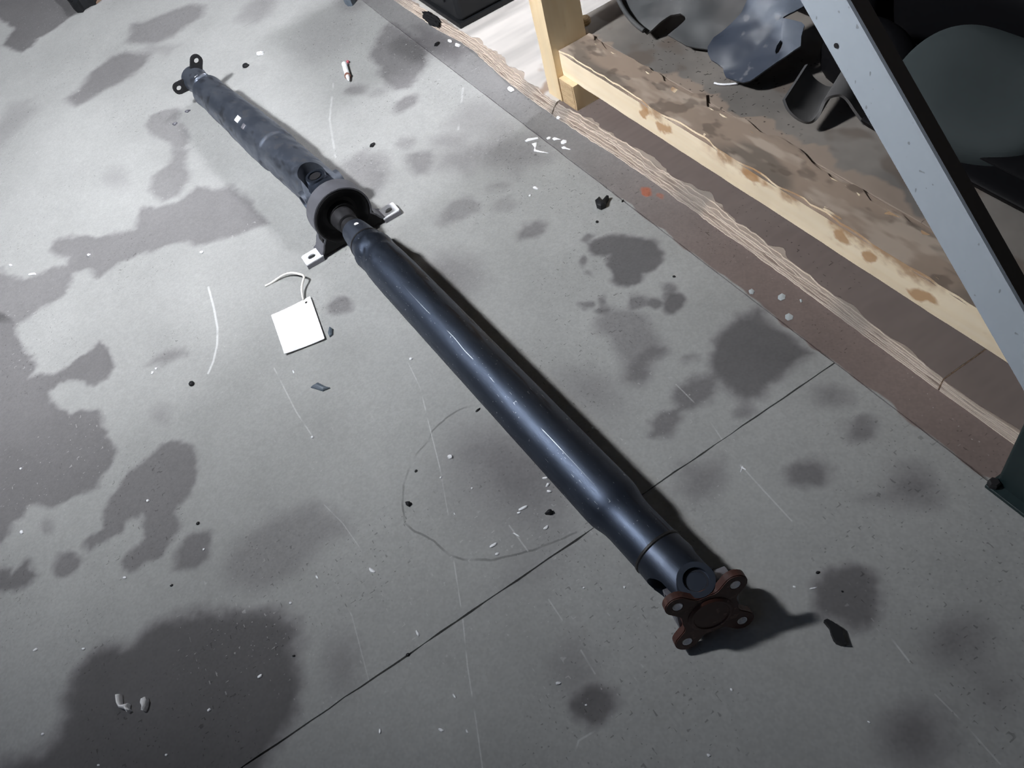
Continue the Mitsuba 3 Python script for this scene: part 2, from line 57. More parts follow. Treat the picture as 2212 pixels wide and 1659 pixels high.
'sliv1':[[-0.0048,1.826],[0.0011,1.8268],[0.0077,1.8213],[-0.0011,1.8186]],
'sliv2':[[-0.0423,1.8002],[-0.0356,1.7998],[-0.0308,1.7966],[-0.039,1.7909]],
'lumpTL':[[-0.1215,2.9684],[-0.1289,2.8903],[-0.1167,2.8235],[-0.1204,2.7731],[-0.1146,2.7279],[-0.0999,2.7104],[-0.0915,2.7249],[-0.0731,2.729],[-0.0566,2.7222],[-0.0395,2.7662],[-0.0278,2.8207]],
'lumpT':[[0.4744,1.9965],[0.4569,1.9457],[0.4565,1.9235],[0.4653,1.914],[0.4786,1.9239],[0.4949,1.9646]],
'brownTL':[[-0.0242,2.8649],[-0.0323,2.7886],[-0.0547,2.724],[-0.0323,2.7408],[-0.0091,2.7524],[0.0087,2.8124]],
'rub':[[0.5741,1.734],[0.5811,1.7234],[0.577,1.6912],[0.5725,1.6638],[0.5595,1.6364],[0.5457,1.6305],[0.5407,1.6442],[0.5484,1.6759]]},
'panelA':[[[0.7107,1.1384,0.1803],[0.6857,1.0847,0.149],[0.6807,1.0488,0.1352],[0.6818,1.0219,0.1278],[0.6872,1.0177,0.1298],[0.7196,1.0015,0.1444],[0.729,0.99,0.1466],[0.7303,0.9804,0.1445],[0.7277,0.9752,0.1413],[0.698,0.9822,0.1256],[0.704,0.9468,0.1185],[0.7196,0.916,0.1187],[0.7433,0.8937,0.1262],[0.7811,0.911,0.1542],[0.8279,0.9235,0.1861]],[-0.4997,-0.2498,0.8294]],
'panelB':[[[0.6846,0.8704,0.1529],[0.6805,0.8657,0.1486],[0.6784,0.8573,0.1439],[0.681,0.8474,0.1411],[0.6825,0.8371,0.1375],[0.6792,0.8305,0.1329],[0.6771,0.8232,0.1286],[0.6797,0.8143,0.1263],[0.6843,0.8021,0.1235],[0.6865,0.7948,0.1216],[0.6924,0.7881,0.122],[0.7031,0.7831,0.1258],[0.7145,0.7789,0.1303],[0.7412,0.7698,0.141],[0.7608,0.7635,0.149],[0.7684,0.7711,0.1565],[0.7797,0.7774,0.1654],[0.7796,0.7829,0.1677],[0.7674,0.8068,0.1712],[0.7814,0.8004,0.1761],[0.7953,0.7959,0.1818],[0.8183,0.775,0.1855],[0.8401,0.8083,0.2117],[0.7931,0.8752,0.2145],[0.7436,0.8653,0.1831],[0.7206,0.8706,0.1727],[0.6989,0.8737,0.1621]],[-0.4506,-0.3505,0.8211]],
'holeB':[[0.7365,0.7868,0.1456],[0.7424,0.7897,0.1501],[0.7491,0.7898,0.1539],[0.7495,0.7857,0.1523],[0.7447,0.7831,0.1486],[0.7377,0.7816,0.1441],[0.735,0.7833,0.1434]],
'rim':[[[0.6525,0.6835,0.1626],[0.6528,0.6801,0.1556],[0.6548,0.6752,0.1469],[0.6609,0.6678,0.1364],[0.6684,0.6611,0.1288],[0.6739,0.6575,0.126],[0.6838,0.654,0.1271],[0.6904,0.6539,0.1327],[0.6974,0.6554,0.1422],[0.7032,0.6555,0.1473],[0.7101,0.653,0.1481],[0.7171,0.6496,0.1471],[0.7224,0.6448,0.1415],[0.7268,0.6376,0.1298],[0.7325,0.6278,0.1142],[0.74,0.6173,0.0983],[0.7544,0.6062,0.0874]],[-0.3491,-0.8479,0.399]],
'knot':[0.6594,1.1701,0.106],
'tank':[0.7932,0.5126,0.162],
'sliver':[[0.6769,0.8494,0.1085],[0.68,0.8396,0.1085],[0.6878,0.8294,0.1085],[0.6971,0.8211,0.1085]]}

# ---- helpers -----------------------------------------------------------------------------------
def numbered(key):
    if key not in scene and key not in labels: return key
    k = 1
    while f'{key}_{k:03d}' in scene or f'{key}_{k:03d}' in labels: k += 1
    return f'{key}_{k:03d}'

def thing(name, label, cat, group=None, kind=None):
    key = numbered(name)
    labels[key] = dict(label=label, category=cat)
    if group: labels[key]['group'] = group
    if kind: labels[key]['kind'] = kind
    return key

def struct(name):
    key = numbered(name); labels[key] = dict(kind='structure'); return key

def obj(name, mesh, mat, parent=None, smooth=False, label=None, **kw):
    key = numbered(parent + '__' + name if parent else name)
    scene[key] = ply(mesh, mat, smooth=smooth, **kw) if not isinstance(mesh, dict) else mesh
    if label: labels[key] = dict(label=label)
    return key

def single(name, mesh, mat, label, cat, group=None, smooth=False):
    key = thing(name, label, cat, group)
    scene[key] = ply(mesh, mat, smooth=smooth) if not isinstance(mesh, dict) else mesh
    return key

def mf(m):
    x = m.to_mesh(); return trimesh.Trimesh(np.array(x.vert_properties[:, :3]), np.array(x.tri_verts), process=False)

def manif(tm):
    return m3.Manifold(m3.Mesh(np.asarray(tm.vertices, np.float32), np.asarray(tm.faces, np.uint32)))

def frame(axis, up=(0, 0, 1)):
    d = np.array(axis, float); d /= np.linalg.norm(d)
    s = np.cross(up, d); s /= np.linalg.norm(s)
    return s, np.cross(d, s), d          # side, up, axis as local x, y, z

def place(mesh, o, X, Y, Z):
    M = np.eye(4); M[:3, 0], M[:3, 1], M[:3, 2], M[:3, 3] = X, Y, Z, o
    m = mesh.copy(); m.apply_transform(M)
    return m

def lathe(prof, n=56):
    """profile [(z, r)] turned about z, closed into a loop where first and last r are the open ends (capped)."""
    prof = [(z, max(r, 1e-4)) for z, r in prof]
    a = np.linspace(0, 2 * np.pi, n, endpoint=False)
    v = np.array([[r * math.cos(t), r * math.sin(t), z] for z, r in prof for t in a])
    f = []
    for i in range(len(prof) - 1):
        for j in range(n):
            p, q = i * n + j, i * n + (j + 1) % n
            f += [[p, q, q + n], [p, q + n, p + n]]
    v = np.vstack([v, [[0, 0, prof[0][0]], [0, 0, prof[-1][0]]]]); c0, c1 = len(v) - 2, len(v) - 1
    L = (len(prof) - 1) * n
    for j in range(n):
        f += [[c0, (j + 1) % n, j], [c1, L + j, L + (j + 1) % n]]
    m = trimesh.Trimesh(v, np.array(f), process=False)
    if m.volume < 0: m.invert()
    return m

def extrude(poly, h, bevel=0.0):
    ms = [trimesh.creation.extrude_polygon(g, h, engine='earcut') for g in getattr(poly, 'geoms', [poly])]
    return trimesh.util.concatenate(ms)

def chamfer_extrude(poly, h, c):
    """an extruded outline with a small chamfer on its upper and lower edge"""
    inner = poly.buffer(-c)
    if inner.is_empty or inner.geom_type != 'Polygon' or len(inner.interiors) != len(poly.interiors): return extrude(poly, h)
    def ring(p): 
        co = np.array(p.exterior.coords[:-1]); return co
    mid = m3.Manifold.extrude(m3.CrossSection([np.array(r.coords[:-1]) for r in [poly.exterior, *poly.interiors]], m3.FillRule.EvenOdd), h - 2 * c).translate([0, 0, c])
    body = m3.Manifold.extrude(m3.CrossSection([np.array(r.coords[:-1]) for r in [inner.exterior, *inner.interiors]], m3.FillRule.EvenOdd), h)
    return mf(mid + body)

def rbox(sx, sy, sz, r=0.004, seg=3):
    """a box with rounded edges, centred"""
    s = m3.Manifold.sphere(r, 4 * seg)
    pts = [s.translate([x * (sx / 2 - r), y * (sy / 2 - r), z * (sz / 2 - r)]) for x in (-1, 1) for y in (-1, 1) for z in (-1, 1)]
    return mf(m3.Manifold.batch_hull(pts))

def tube(pts, r, n=10, taper=None):
    pts = np.array(pts, float); k = len(pts); v, f = [], []
    t = np.gradient(pts, axis=0); t /= np.linalg.norm(t, axis=1, keepdims=True)
    up = np.array([0, 0, 1.0])
    for i in range(k):
        a = np.cross(t[i], up); a /= np.linalg.norm(a) + 1e-9; b = np.cross(a, t[i])
        rr = r * (taper[i] if taper is not None else 1)
        v += [pts[i] + rr * (math.cos(q) * a + math.sin(q) * b) for q in np.linspace(0, 2 * np.pi, n, endpoint=False)]
    for i in range(k - 1):
        for j in range(n):
            p, q = i * n + j, i * n + (j + 1) % n
            f += [[p, q, q + n], [p, q + n, p + n]]
    v += [pts[0], pts[-1]]
    for j in range(n):
        f += [[len(v) - 2, (j + 1) % n, j], [len(v) - 1, (k - 1) * n + j, (k - 1) * n + (j + 1) % n]]
    m = trimesh.Trimesh(np.array(v), np.array(f), process=False)
    if m.volume < 0: m.invert()
    return m

def spline(pts, n=40, closed=False):
    from scipy.interpolate import splprep, splev
    pts = np.array(pts, float)
    if closed: pts = np.vstack([pts, pts[:1]])
    tck, _ = splprep(pts.T, s=0, k=min(3, len(pts) - 1), per=closed)
    return np.array(splev(np.linspace(0, 1, n, endpoint=not closed), tck)).T

def rgb(*c): return dict(type='rgb', value=list(c))

def mat(name, color, rough=0.5, metallic=0.0, spec=0.5, two=True, **kw):
    b = dict(type='principled', base_color=color if isinstance(color, dict) else rgb(*color), roughness=rough, metallic=metallic, specular=spec, **kw)
    scene[name] = dict(type='twosided', bsdf=b) if two else b

# ---- materials ---------------------------------------------------------------------------------
def sd_poly(x, y, pts):
    d = mi.Float(1e9); s = mi.Float(1)
    n = len(pts)
    for i in range(n):
        (ax, ay), (bx, by) = pts[i], pts[i - 1]
        ex, ey = bx - ax, by - ay
        wx, wy = x - ax, y - ay
        t = dr.clip((wx * ex + wy * ey) * (1.0 / (ex * ex + ey * ey + 1e-12)), 0, 1)
        qx, qy = wx - ex * t, wy - ey * t
        d = dr.minimum(d, qx * qx + qy * qy)
        c1, c2, c3 = y >= ay, y < by, ex * wy > ey * wx
        s = dr.select((c1 & c2 & c3) | (~c1 & ~c2 & ~c3), -s, s)
    return s * dr.sqrt(d)

def concrete(p, n, uv):
    x0, y0 = p.x, p.y
    wob = fbm(x0 * 30, y0 * 30, 0.0)
    wob2 = fbm(x0 * 30 + 41, y0 * 30 + 7, 3.0)
    fine = noise(x0 * 130, y0 * 130)
    x = x0 + (wob - 0.5) * 0.018 + (fine - 0.5) * 0.004
    y = y0 + (wob2 - 0.5) * 0.022 + (noise(x0 * 130 + 9, y0 * 130) - 0.5) * 0.004
    cloud = fbm(x0 * 4.0, y0 * 3.0, 5.0)
    cloud2 = fbm(x0 * 13.0 + 3, y0 * 9.0, 2.0)
    base = 0.362 * (0.86 + 0.24 * cloud + 0.16 * (cloud2 - 0.5) + 0.05 * (fine - 0.5))
    mult = mi.Float(1)
    for pts, d, s in DATA['polys']:
        mult *= 1 - (1 - d) * smoothstep(s, -s, sd_poly(x, y, pts))
    for cx, cy, a, b, r, d, s in DATA['ells']:
        c, q = math.cos(r), math.sin(r)
        u, v = (x - cx) * c + (y - cy) * q, (y - cy) * c - (x - cx) * q
        k = dr.sqrt(dr.square(u / a) + dr.square(v / b))
        e = s / min(a, b)
        mult *= 1 - (1 - d) * smoothstep(1 + e, 1 - e, k)
    stain = 1 - mult  # includes soft dark patches right of the front tube
    col = mix([0.985, 1.0, 0.985], [0.985, 0.965, 0.985], dr.clip(stain * 2.2, 0, 1)) * base * mult
    # brown floor-paint stripe beside the plywood
    ed = (wob - 0.5) * 0.006 * (1 - smoothstep(0.8, 1.0, y0)) + (noise(y0 * 60, 4.0) - 0.5) * 0.006 * smoothstep(1.0, 0.7, y0)
    st = smoothstep(0.491, 0.4945, x0 + ed)
    warm = smoothstep(1.15, 0.55, y0)
    tint = mix([0.66, 0.645, 0.66], [0.60, 0.47, 0.44], warm) * (0.94 + 0.12 * cloud2)
    col = col * (1 - st) + col * tint * st
    orange = smoothstep(0.011, 0.006, dr.sqrt(dr.square((x - 0.5325) * 1.0) + dr.square((y - 0.842) * 0.75))) * st
    orange = dr.maximum(orange, 0.6 * smoothstep(0.006, 0.002, dr.sqrt(dr.square(x - 0.541) + dr.square((y - 0.818) * .6))))
    col = mix(col, [0.42, 0.13, 0.07], orange * 0.8)
    # scratches and dried rings
    for pts, w, s in DATA['lines']:
        d = mi.Float(1e9)
        xx, yy = (x0 + (wob - .5) * 0.004, y0 + (wob2 - .5) * 0.006) if s < 0 else (x0, y0)
        for (ax, ay), (bx, by) in zip(pts[:-1], pts[1:]):
            ex, ey = bx - ax, by - ay
            t = dr.clip(((xx - ax) * ex + (yy - ay) * ey) * (1.0 / (ex * ex + ey * ey)), 0, 1)
            d = dr.minimum(d, dr.square(xx - ax - ex * t) + dr.square(yy - ay - ey * t))
        m = smoothstep(w * 1.6, w * 0.5, dr.sqrt(d)) * smoothstep(0.25 - 0.5 * (s > .7) - 0.12 * (s < -.3), 0.6 - 0.2 * (s > .7), noise(x0 * 55, y0 * 55, abs(s) * 9))
        col = mix(col, [0.62, 0.63, 0.63], m * s) if s > 0 else col * (1 + s * m)
    # grit
    g = noise(x0 * 420, y0 * 420, 1.0)
    spot = smoothstep(0.88, 0.95, noise(x0 * 330, y0 * 330, 7.0)) * smoothstep(0.5, 0.7, noise(x0 * 9, y0 * 9, 2.0))
    lite = smoothstep(0.92, 0.97, noise(x0 * 300, y0 * 300, 21.0)) * smoothstep(0.45, 0.7, noise(x0 * 7, y0 * 7, 12.0))
    col = col * (0.94 + 0.12 * g) * (1 - 0.35 * spot)
    return mix(col, [0.5, 0.5, 0.5], lite * 0.5)

mat('concrete', proc(concrete), rough=0.8, spec=0.12)
mat('joint_dirt', (0.03, 0.03, 0.03), rough=0.9, spec=0.1)

def wood_front(p, n, uv):
    x, y, z = p.x, p.y, p.z
    top = smoothstep(0.80, 0.93, n.z)
    g = fbm(y * 7, z * 130, x * 60)
    col = mix([0.93, 0.81, 0.62], [0.86, 0.71, 0.49], g) * (0.92 + 0.14 * noise(y * 25, z * 60, x * 20))
    bark = smoothstep(0.58, 0.76, fbm(y * 16 + 3, z * 34, 4.0) * 0.75 + fbm(y * 60, z * 120, 8.0) * 0.25) * smoothstep(0.95, 0.35, y)
    col = mix(col, [0.42, 0.22, 0.09], bark * 0.8)
    eb = smoothstep(0.50, 0.66, fbm(y * 24 + 11, 3.0, 1.0)) * smoothstep(0.090, 0.110, z + (fbm(y * 90, z * 120) - .5) * 0.02) * smoothstep(0.98, 0.9, y)
    col = mix(col, [0.36, 0.20, 0.10], eb * 0.8)
    knots = mi.Float(0)
    for ky, kz, ra, rb in ((0.845, 0.088, 0.020, 0.012), (0.655, 0.100, 0.022, 0.012), (0.50, 0.092, 0.016, 0.009), (0.455, 0.090, 0.012, 0.009), (0.38, 0.08, 0.014, 0.010), (0.89, 0.092, 0.012, 0.014)):
        e = dr.sqrt(dr.square((y - ky + (z - kz) * .8) / ra) + dr.square((z - kz) / rb)) + (fbm(y * 70, z * 90, 3.0) - .5) * 1.7
        knots = dr.maximum(knots, smoothstep(1.2, 0.5, e))
    col = mix(col, [0.46, 0.25, 0.11], knots * 0.8)
    streak = smoothstep(0.60, 0.80, noise(y * 46, z * 9, 2.0)) * smoothstep(0.50, 0.70, noise(y * 7 + 3, 1.0)) * smoothstep(0.75, 0.45, y)
    col = mix(col, [0.50, 0.27, 0.11], streak * 0.65)
    # grime lying on the upward faces
    d = fbm(x * 24 + 1, y * 9, 2.0); d2 = fbm(x * 50, y * 16, 6.0)
    grime = mix([0.33, 0.255, 0.20], [0.20, 0.165, 0.135], smoothstep(0.45, 0.7, d))
    grime = mix(grime, [0.46, 0.38, 0.31], smoothstep(0.52, 0.70, d2) * 0.8)
    grime = mix(grime, [0.13, 0.10, 0.08], smoothstep(0.60, 0.74, fbm(x * 60 + 3, y * 30, 9.0)) * 0.6)
    return mix(col, grime, top)

mat('pine', proc(wood_front), rough=0.7, spec=0.2)

def wood_post(p, n, uv):
    g = fbm(p.z * 5, p.y * 110 + p.x * 90, 1.0)
    return mix([0.80, 0.66, 0.45], [0.70, 0.53, 0.31], g) * (0.94 + 0.1 * noise(p.z * 20, p.x * 60, p.y * 60))
mat('pine_post', proc(wood_post), rough=0.65, spec=0.25)

def wood_end(p, n, uv):
    r = dr.sqrt(dr.square(p.y - 1.14) + dr.square((p.z + 0.06) * 1.0))
    ring = 0.5 + 0.5 * dr.sin(p.z * 1500 + 6 * noise(p.y * 60, p.z * 60))
    return mix([0.60, 0.46, 0.29], [0.40, 0.28, 0.16], ring * .7 + .3 * noise(p.y * 300, p.z * 300))
mat('pine_end_grain', proc(wood_end), rough=0.8, spec=0.15)

def ply_edge(p, n, uv):
    k = p.z * (1 / 0.00257)
    fr = k - dr.floor(k)
    glue = smoothstep(0.16, 0.05, dr.abs(fr - 0.5) - 0.34 + 0.0) * 0
    line = smoothstep(0.80, 0.95, fr)
    lay = mikit.cell_rand(dr.floor(k), 1.0, 2.0)
    g = noise(p.y * 26, p.z * 900, p.x * 160); g2 = fbm(p.y * 22, p.x * 240, p.z * 420)
    c = mix([0.54, 0.45, 0.375], [0.84, 0.74, 0.64], lay * 0.5 + g * 0.5)
    c = mix(c, [0.20, 0.155, 0.13], smoothstep(0.56, 0.72, g2) * 0.6)
    c = mix(c, [0.16, 0.12, 0.10], line * 0.6)
    grey = smoothstep(0.48, 0.66, fbm(p.y * 9, 2.0, 3.0)) * 0.55
    return mix(c, [0.24, 0.225, 0.21], grey)
mat('plywood_edge', proc(ply_edge), rough=0.8, spec=0.15)

def film(p, n, uv):
    a = fbm(p.x * 10, p.y * 6, 2.0); w = noise(p.x * 40, p.y * 170, 1.0)
    c = mix([0.172, 0.138, 0.128], [0.205, 0.172, 0.158], a) * (0.95 + 0.1 * w)
    dust = smoothstep(0.625, 0.70, p.x + (fbm(p.x * 20, p.y * 14, 9.0) - .5) * 0.08)
    c = mix(c, mix([0.30, 0.255, 0.225], [0.22, 0.185, 0.155], smoothstep(0.4, 0.7, fbm(p.x * 16, p.y * 11, 4.0))), dust)
    spot = smoothstep(0.88, 0.95, noise(p.x * 300, p.y * 280, 5.0)) * smoothstep(.45, .75, noise(p.x * 14, p.y * 12))
    return c * (1 - 0.45 * spot)
mat('film_plywood', proc(film), rough=0.55, spec=0.3)

def dusty_board(p, n, uv):
    a = fbm(p.x * 5, p.y * 26, 2.0); b = noise(p.x * 9, p.y * 70, 1.0)
    c = mix([0.60, 0.57, 0.54], [0.44, 0.42, 0.40], smoothstep(0.35, 0.75, a)) * (0.95 + 0.08 * b)
    br = smoothstep(0.58, 0.7, fbm(p.x * 16 + 5, p.y * 16, 8.0)) * smoothstep(1.36, 1.16, p.y)
    return mix(c, [0.34, 0.25, 0.19], br)
mat('dusty_plywood', proc(dusty_board), rough=0.75, spec=0.2)

AX = lambda y: (0.1254 - 0.0594 * (y - 1), 0.0385 + 0.0172 * (y - 0.27))
def tube_paint(p, n, uv):
    cx, cz = AX(p.y)
    ang = dr.atan2(p.x - cx, p.z - cz)
    a = fbm(p.y * 30, ang * 4, 2.0); a2 = fbm(p.y * 9, ang * 2.0, 7.0)
    c = mix([0.062, 0.078, 0.112], [0.090, 0.110, 0.150], a2) * (0.82 + 0.3 * a)
    rust = smoothstep(0.56, 0.7, fbm(p.y * 14, ang * 3, 9.0)) * smoothstep(0.25, 0.6, ang)
    c = mix(c, [0.045, 0.036, 0.034], rust * 0.75)
    seam = ang + 0.30 + (noise(p.y * 28, 1.0) - .5) * 0.12 + (p.y - .6) * 0.25
    line = smoothstep(0.022, 0.004, dr.abs(seam)) * smoothstep(0.44, 0.58, noise(p.y * 34, 5.0)) * smoothstep(0.40, 0.5, p.y) * smoothstep(0.86, 0.74, p.y)
    fleck = smoothstep(0.93, 0.97, noise(p.y * 260, ang * 18, 3.0))
    return mix(c, [0.62, 0.66, 0.72], dr.maximum(line * 0.8, fleck * 0.35))
def tube_rough(p, n, uv):
    return 0.42 + 0.12 * fbm(p.y * 26, p.x * 90, p.z * 90)
mat('black_paint', proc(tube_paint), rough=proc(tube_rough), metallic=0.97, spec=0.5)

def front_paint(p, n, uv):
    a = fbm(p.x * 40, p.y * 22, p.z * 40); b = fbm(p.x * 90, p.y * 60, p.z * 90)
    c = mix([0.135, 0.158, 0.205], [0.20, 0.225, 0.275], smoothstep(0.3, 0.7, a))
    c = mix(c, [0.24, 0.24, 0.26], smoothstep(0.62, 0.80, b) * 0.5)
    return mix(c, [0.075, 0.082, 0.10], smoothstep(0.56, 0.74, fbm(p.x * 44, p.y * 26 + 5, p.z * 44)) * 0.8)
mat('dusty_paint', proc(front_paint), rough=0.43, metallic=0.85, spec=0.5)
mat('yoke_paint', (0.068, 0.082, 0.112), rough=0.45, metallic=0.95)
mat('black_steel', (0.016, 0.016, 0.018), rough=0.5, spec=0.4)
mat('grey_steel', (0.22, 0.22, 0.25), rough=0.45, metallic=0.5)
mat('rubber', (0.010, 0.010, 0.011), rough=0.7, spec=0.25)
mat('bracket_paint', proc(lambda p, n, uv: mix([0.16, 0.165, 0.19], [0.11, 0.11, 0.125], fbm(p.x * 60, p.y * 60, p.z * 60))), rough=0.5, metallic=0.35)
mat('zinc', (0.86, 0.87, 0.90), rough=0.55, metallic=0.1, spec=0.5)
def red_primer(p, n, uv):
    a = fbm(p.x * 110, p.y * 110, p.z * 110)
    c = mix([0.080, 0.030, 0.023], [0.052, 0.022, 0.018], a)
    return mix(c, [0.14, 0.07, 0.055], smoothstep(0.62, 0.76, fbm(p.x * 170, p.y * 170, p.z * 170)) * .6)
mat('red_primer', proc(red_primer), rough=0.5, spec=0.45)
mat('sleeve_paint', (0.125, 0.145, 0.19), rough=0.5, metallic=0.9)
mat('hub_steel', (0.05, 0.05, 0.055), rough=0.4, metallic=0.6)
mat('dark_cap', (0.030, 0.034, 0.045), rough=0.4, metallic=0.3)
mat('white_paint', (0.93, 0.93, 0.94), rough=0.5)
mat('white_card', (0.90, 0.90, 0.90), rough=0.7, spec=0.2)
mat('white_string', (0.80, 0.78, 0.74), rough=0.85, spec=0.1)
mat('white_plastic', (0.88, 0.89, 0.92), rough=0.4)
mat('clear_glue', (0.42, 0.46, 0.48), rough=0.25)
mat('cream_plastic', (0.70, 0.62, 0.52), rough=0.5)
mat('red_plastic', (0.50, 0.12, 0.15), rough=0.5)
mat('brown_card', (0.24, 0.17, 0.13), rough=0.9, spec=0.1)
mat('brown_plastic', (0.25, 0.12, 0.09), rough=0.5)
mat('black_plastic', (0.012, 0.013, 0.015), rough=0.55, spec=0.3)
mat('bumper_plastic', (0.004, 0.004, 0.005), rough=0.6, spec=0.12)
mat('slate_plastic', (0.10, 0.125, 0.155), rough=0.5)
def brace_paint(p, n, uv):
    a = fbm(p.y * 6, p.z * 6, p.x * 6)
    c = mix([0.42, 0.475, 0.53], [0.47, 0.52, 0.58], a)
    d = smoothstep(0.93, 0.97, noise(p.y * 210, p.z * 150, 3.0))
    return mix(c, [0.10, 0.11, 0.12], d * 0.5)
mat('pale_blue_paint', proc(brace_paint), rough=0.45, spec=0.4)
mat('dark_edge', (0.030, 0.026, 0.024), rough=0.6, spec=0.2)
mat('dark_green_paint', (0.016, 0.030, 0.032), rough=0.42, spec=0.4)
def under_a(p, n, uv):
    a = fbm(p.x * 14, p.y * 14, p.z * 14)
    return mix([0.060, 0.064, 0.067], [0.118, 0.116, 0.116], smoothstep(0.35, 0.7, a))
mat('grey_undertray', proc(under_a), rough=0.55, spec=0.35)
def under_b(p, n, uv):
    a = fbm(p.x * 20 + 3, p.y * 20, p.z * 16); b = fbm(p.x * 70, p.y * 70, p.z * 70)
    c = mix([0.115, 0.140, 0.180], [0.165, 0.185, 0.225], a)
    wet = smoothstep(0.062, 0.048, dr.sqrt(dr.square(p.x - 0.7001) + dr.square((p.y - 0.8277) * 0.8)) + (a - .5) * 0.06)
    c = mix(c, [0.040, 0.050, 0.072], wet * 0.95)
    return mix(c, [0.26, 0.25, 0.25], smoothstep(0.66, 0.80, b) * 0.3)
mat('grey_arch_liner', proc(under_b), rough=0.5, spec=0.4)
mat('tank_plastic', (0.040, 0.050, 0.052), rough=0.7, spec=0.15)
mat('lamp_metal', (0.5, 0.5, 0.5), rough=0.5)

# ---- the setting: concrete floor in slabs, joints between them ----------------------------------
rng = np.random.default_rng(7)
fl = struct('floor')
def edge(a, b, amp, step=0.02):
    a, b = np.array(a, float), np.array(b, float); n = max(2, int(np.linalg.norm(b - a) / step))
    t = np.linspace(0, 1, n + 1)[:, None]; p = a + (b - a) * t
    nrm = np.array([-(b - a)[1], (b - a)[0]]) / np.linalg.norm(b - a)
    j = rng.normal(0, amp, n + 1); j[0] = j[-1] = 0
    return (p + nrm * j[:, None])[:-1]
SX, SY, G, G2 = 0.4925, 0.4145, 0.0009, 0.0008
def slab(corners, amps):
    pts = np.vstack([edge(corners[i], corners[(i + 1) % len(corners)], amps[i]) if amps[i] else np.array([corners[i]], float) for i in range(len(corners))])
    m = extrude(Polygon(pts).buffer(0), 0.03); m.apply_translation([0, 0, -0.03]); return m
obj('slab', slab([(-3, SY + G), (SX - G2, SY + G), (SX - G2, 7), (-3, 7)], [0.0005, 0.0003, 0, 0]), 'concrete', fl)
obj('slab', slab([(-3, -3), (SX - G2, -3), (SX - G2, SY - G), (-3, SY - G)], [0, 0.0003, 0.0005, 0]), 'concrete', fl)
obj('slab', slab([(SX + G2, -3), (4, -3), (4, 7), (SX + G2, 7)], [0, 0, 0, 0.0003]), 'concrete', fl)
base = trimesh.creation.box(extents=[7.2, 10.2, 0.04]); base.apply_translation([0.5, 2, -0.027])
obj('joint_filler', base, 'joint_dirt', fl)

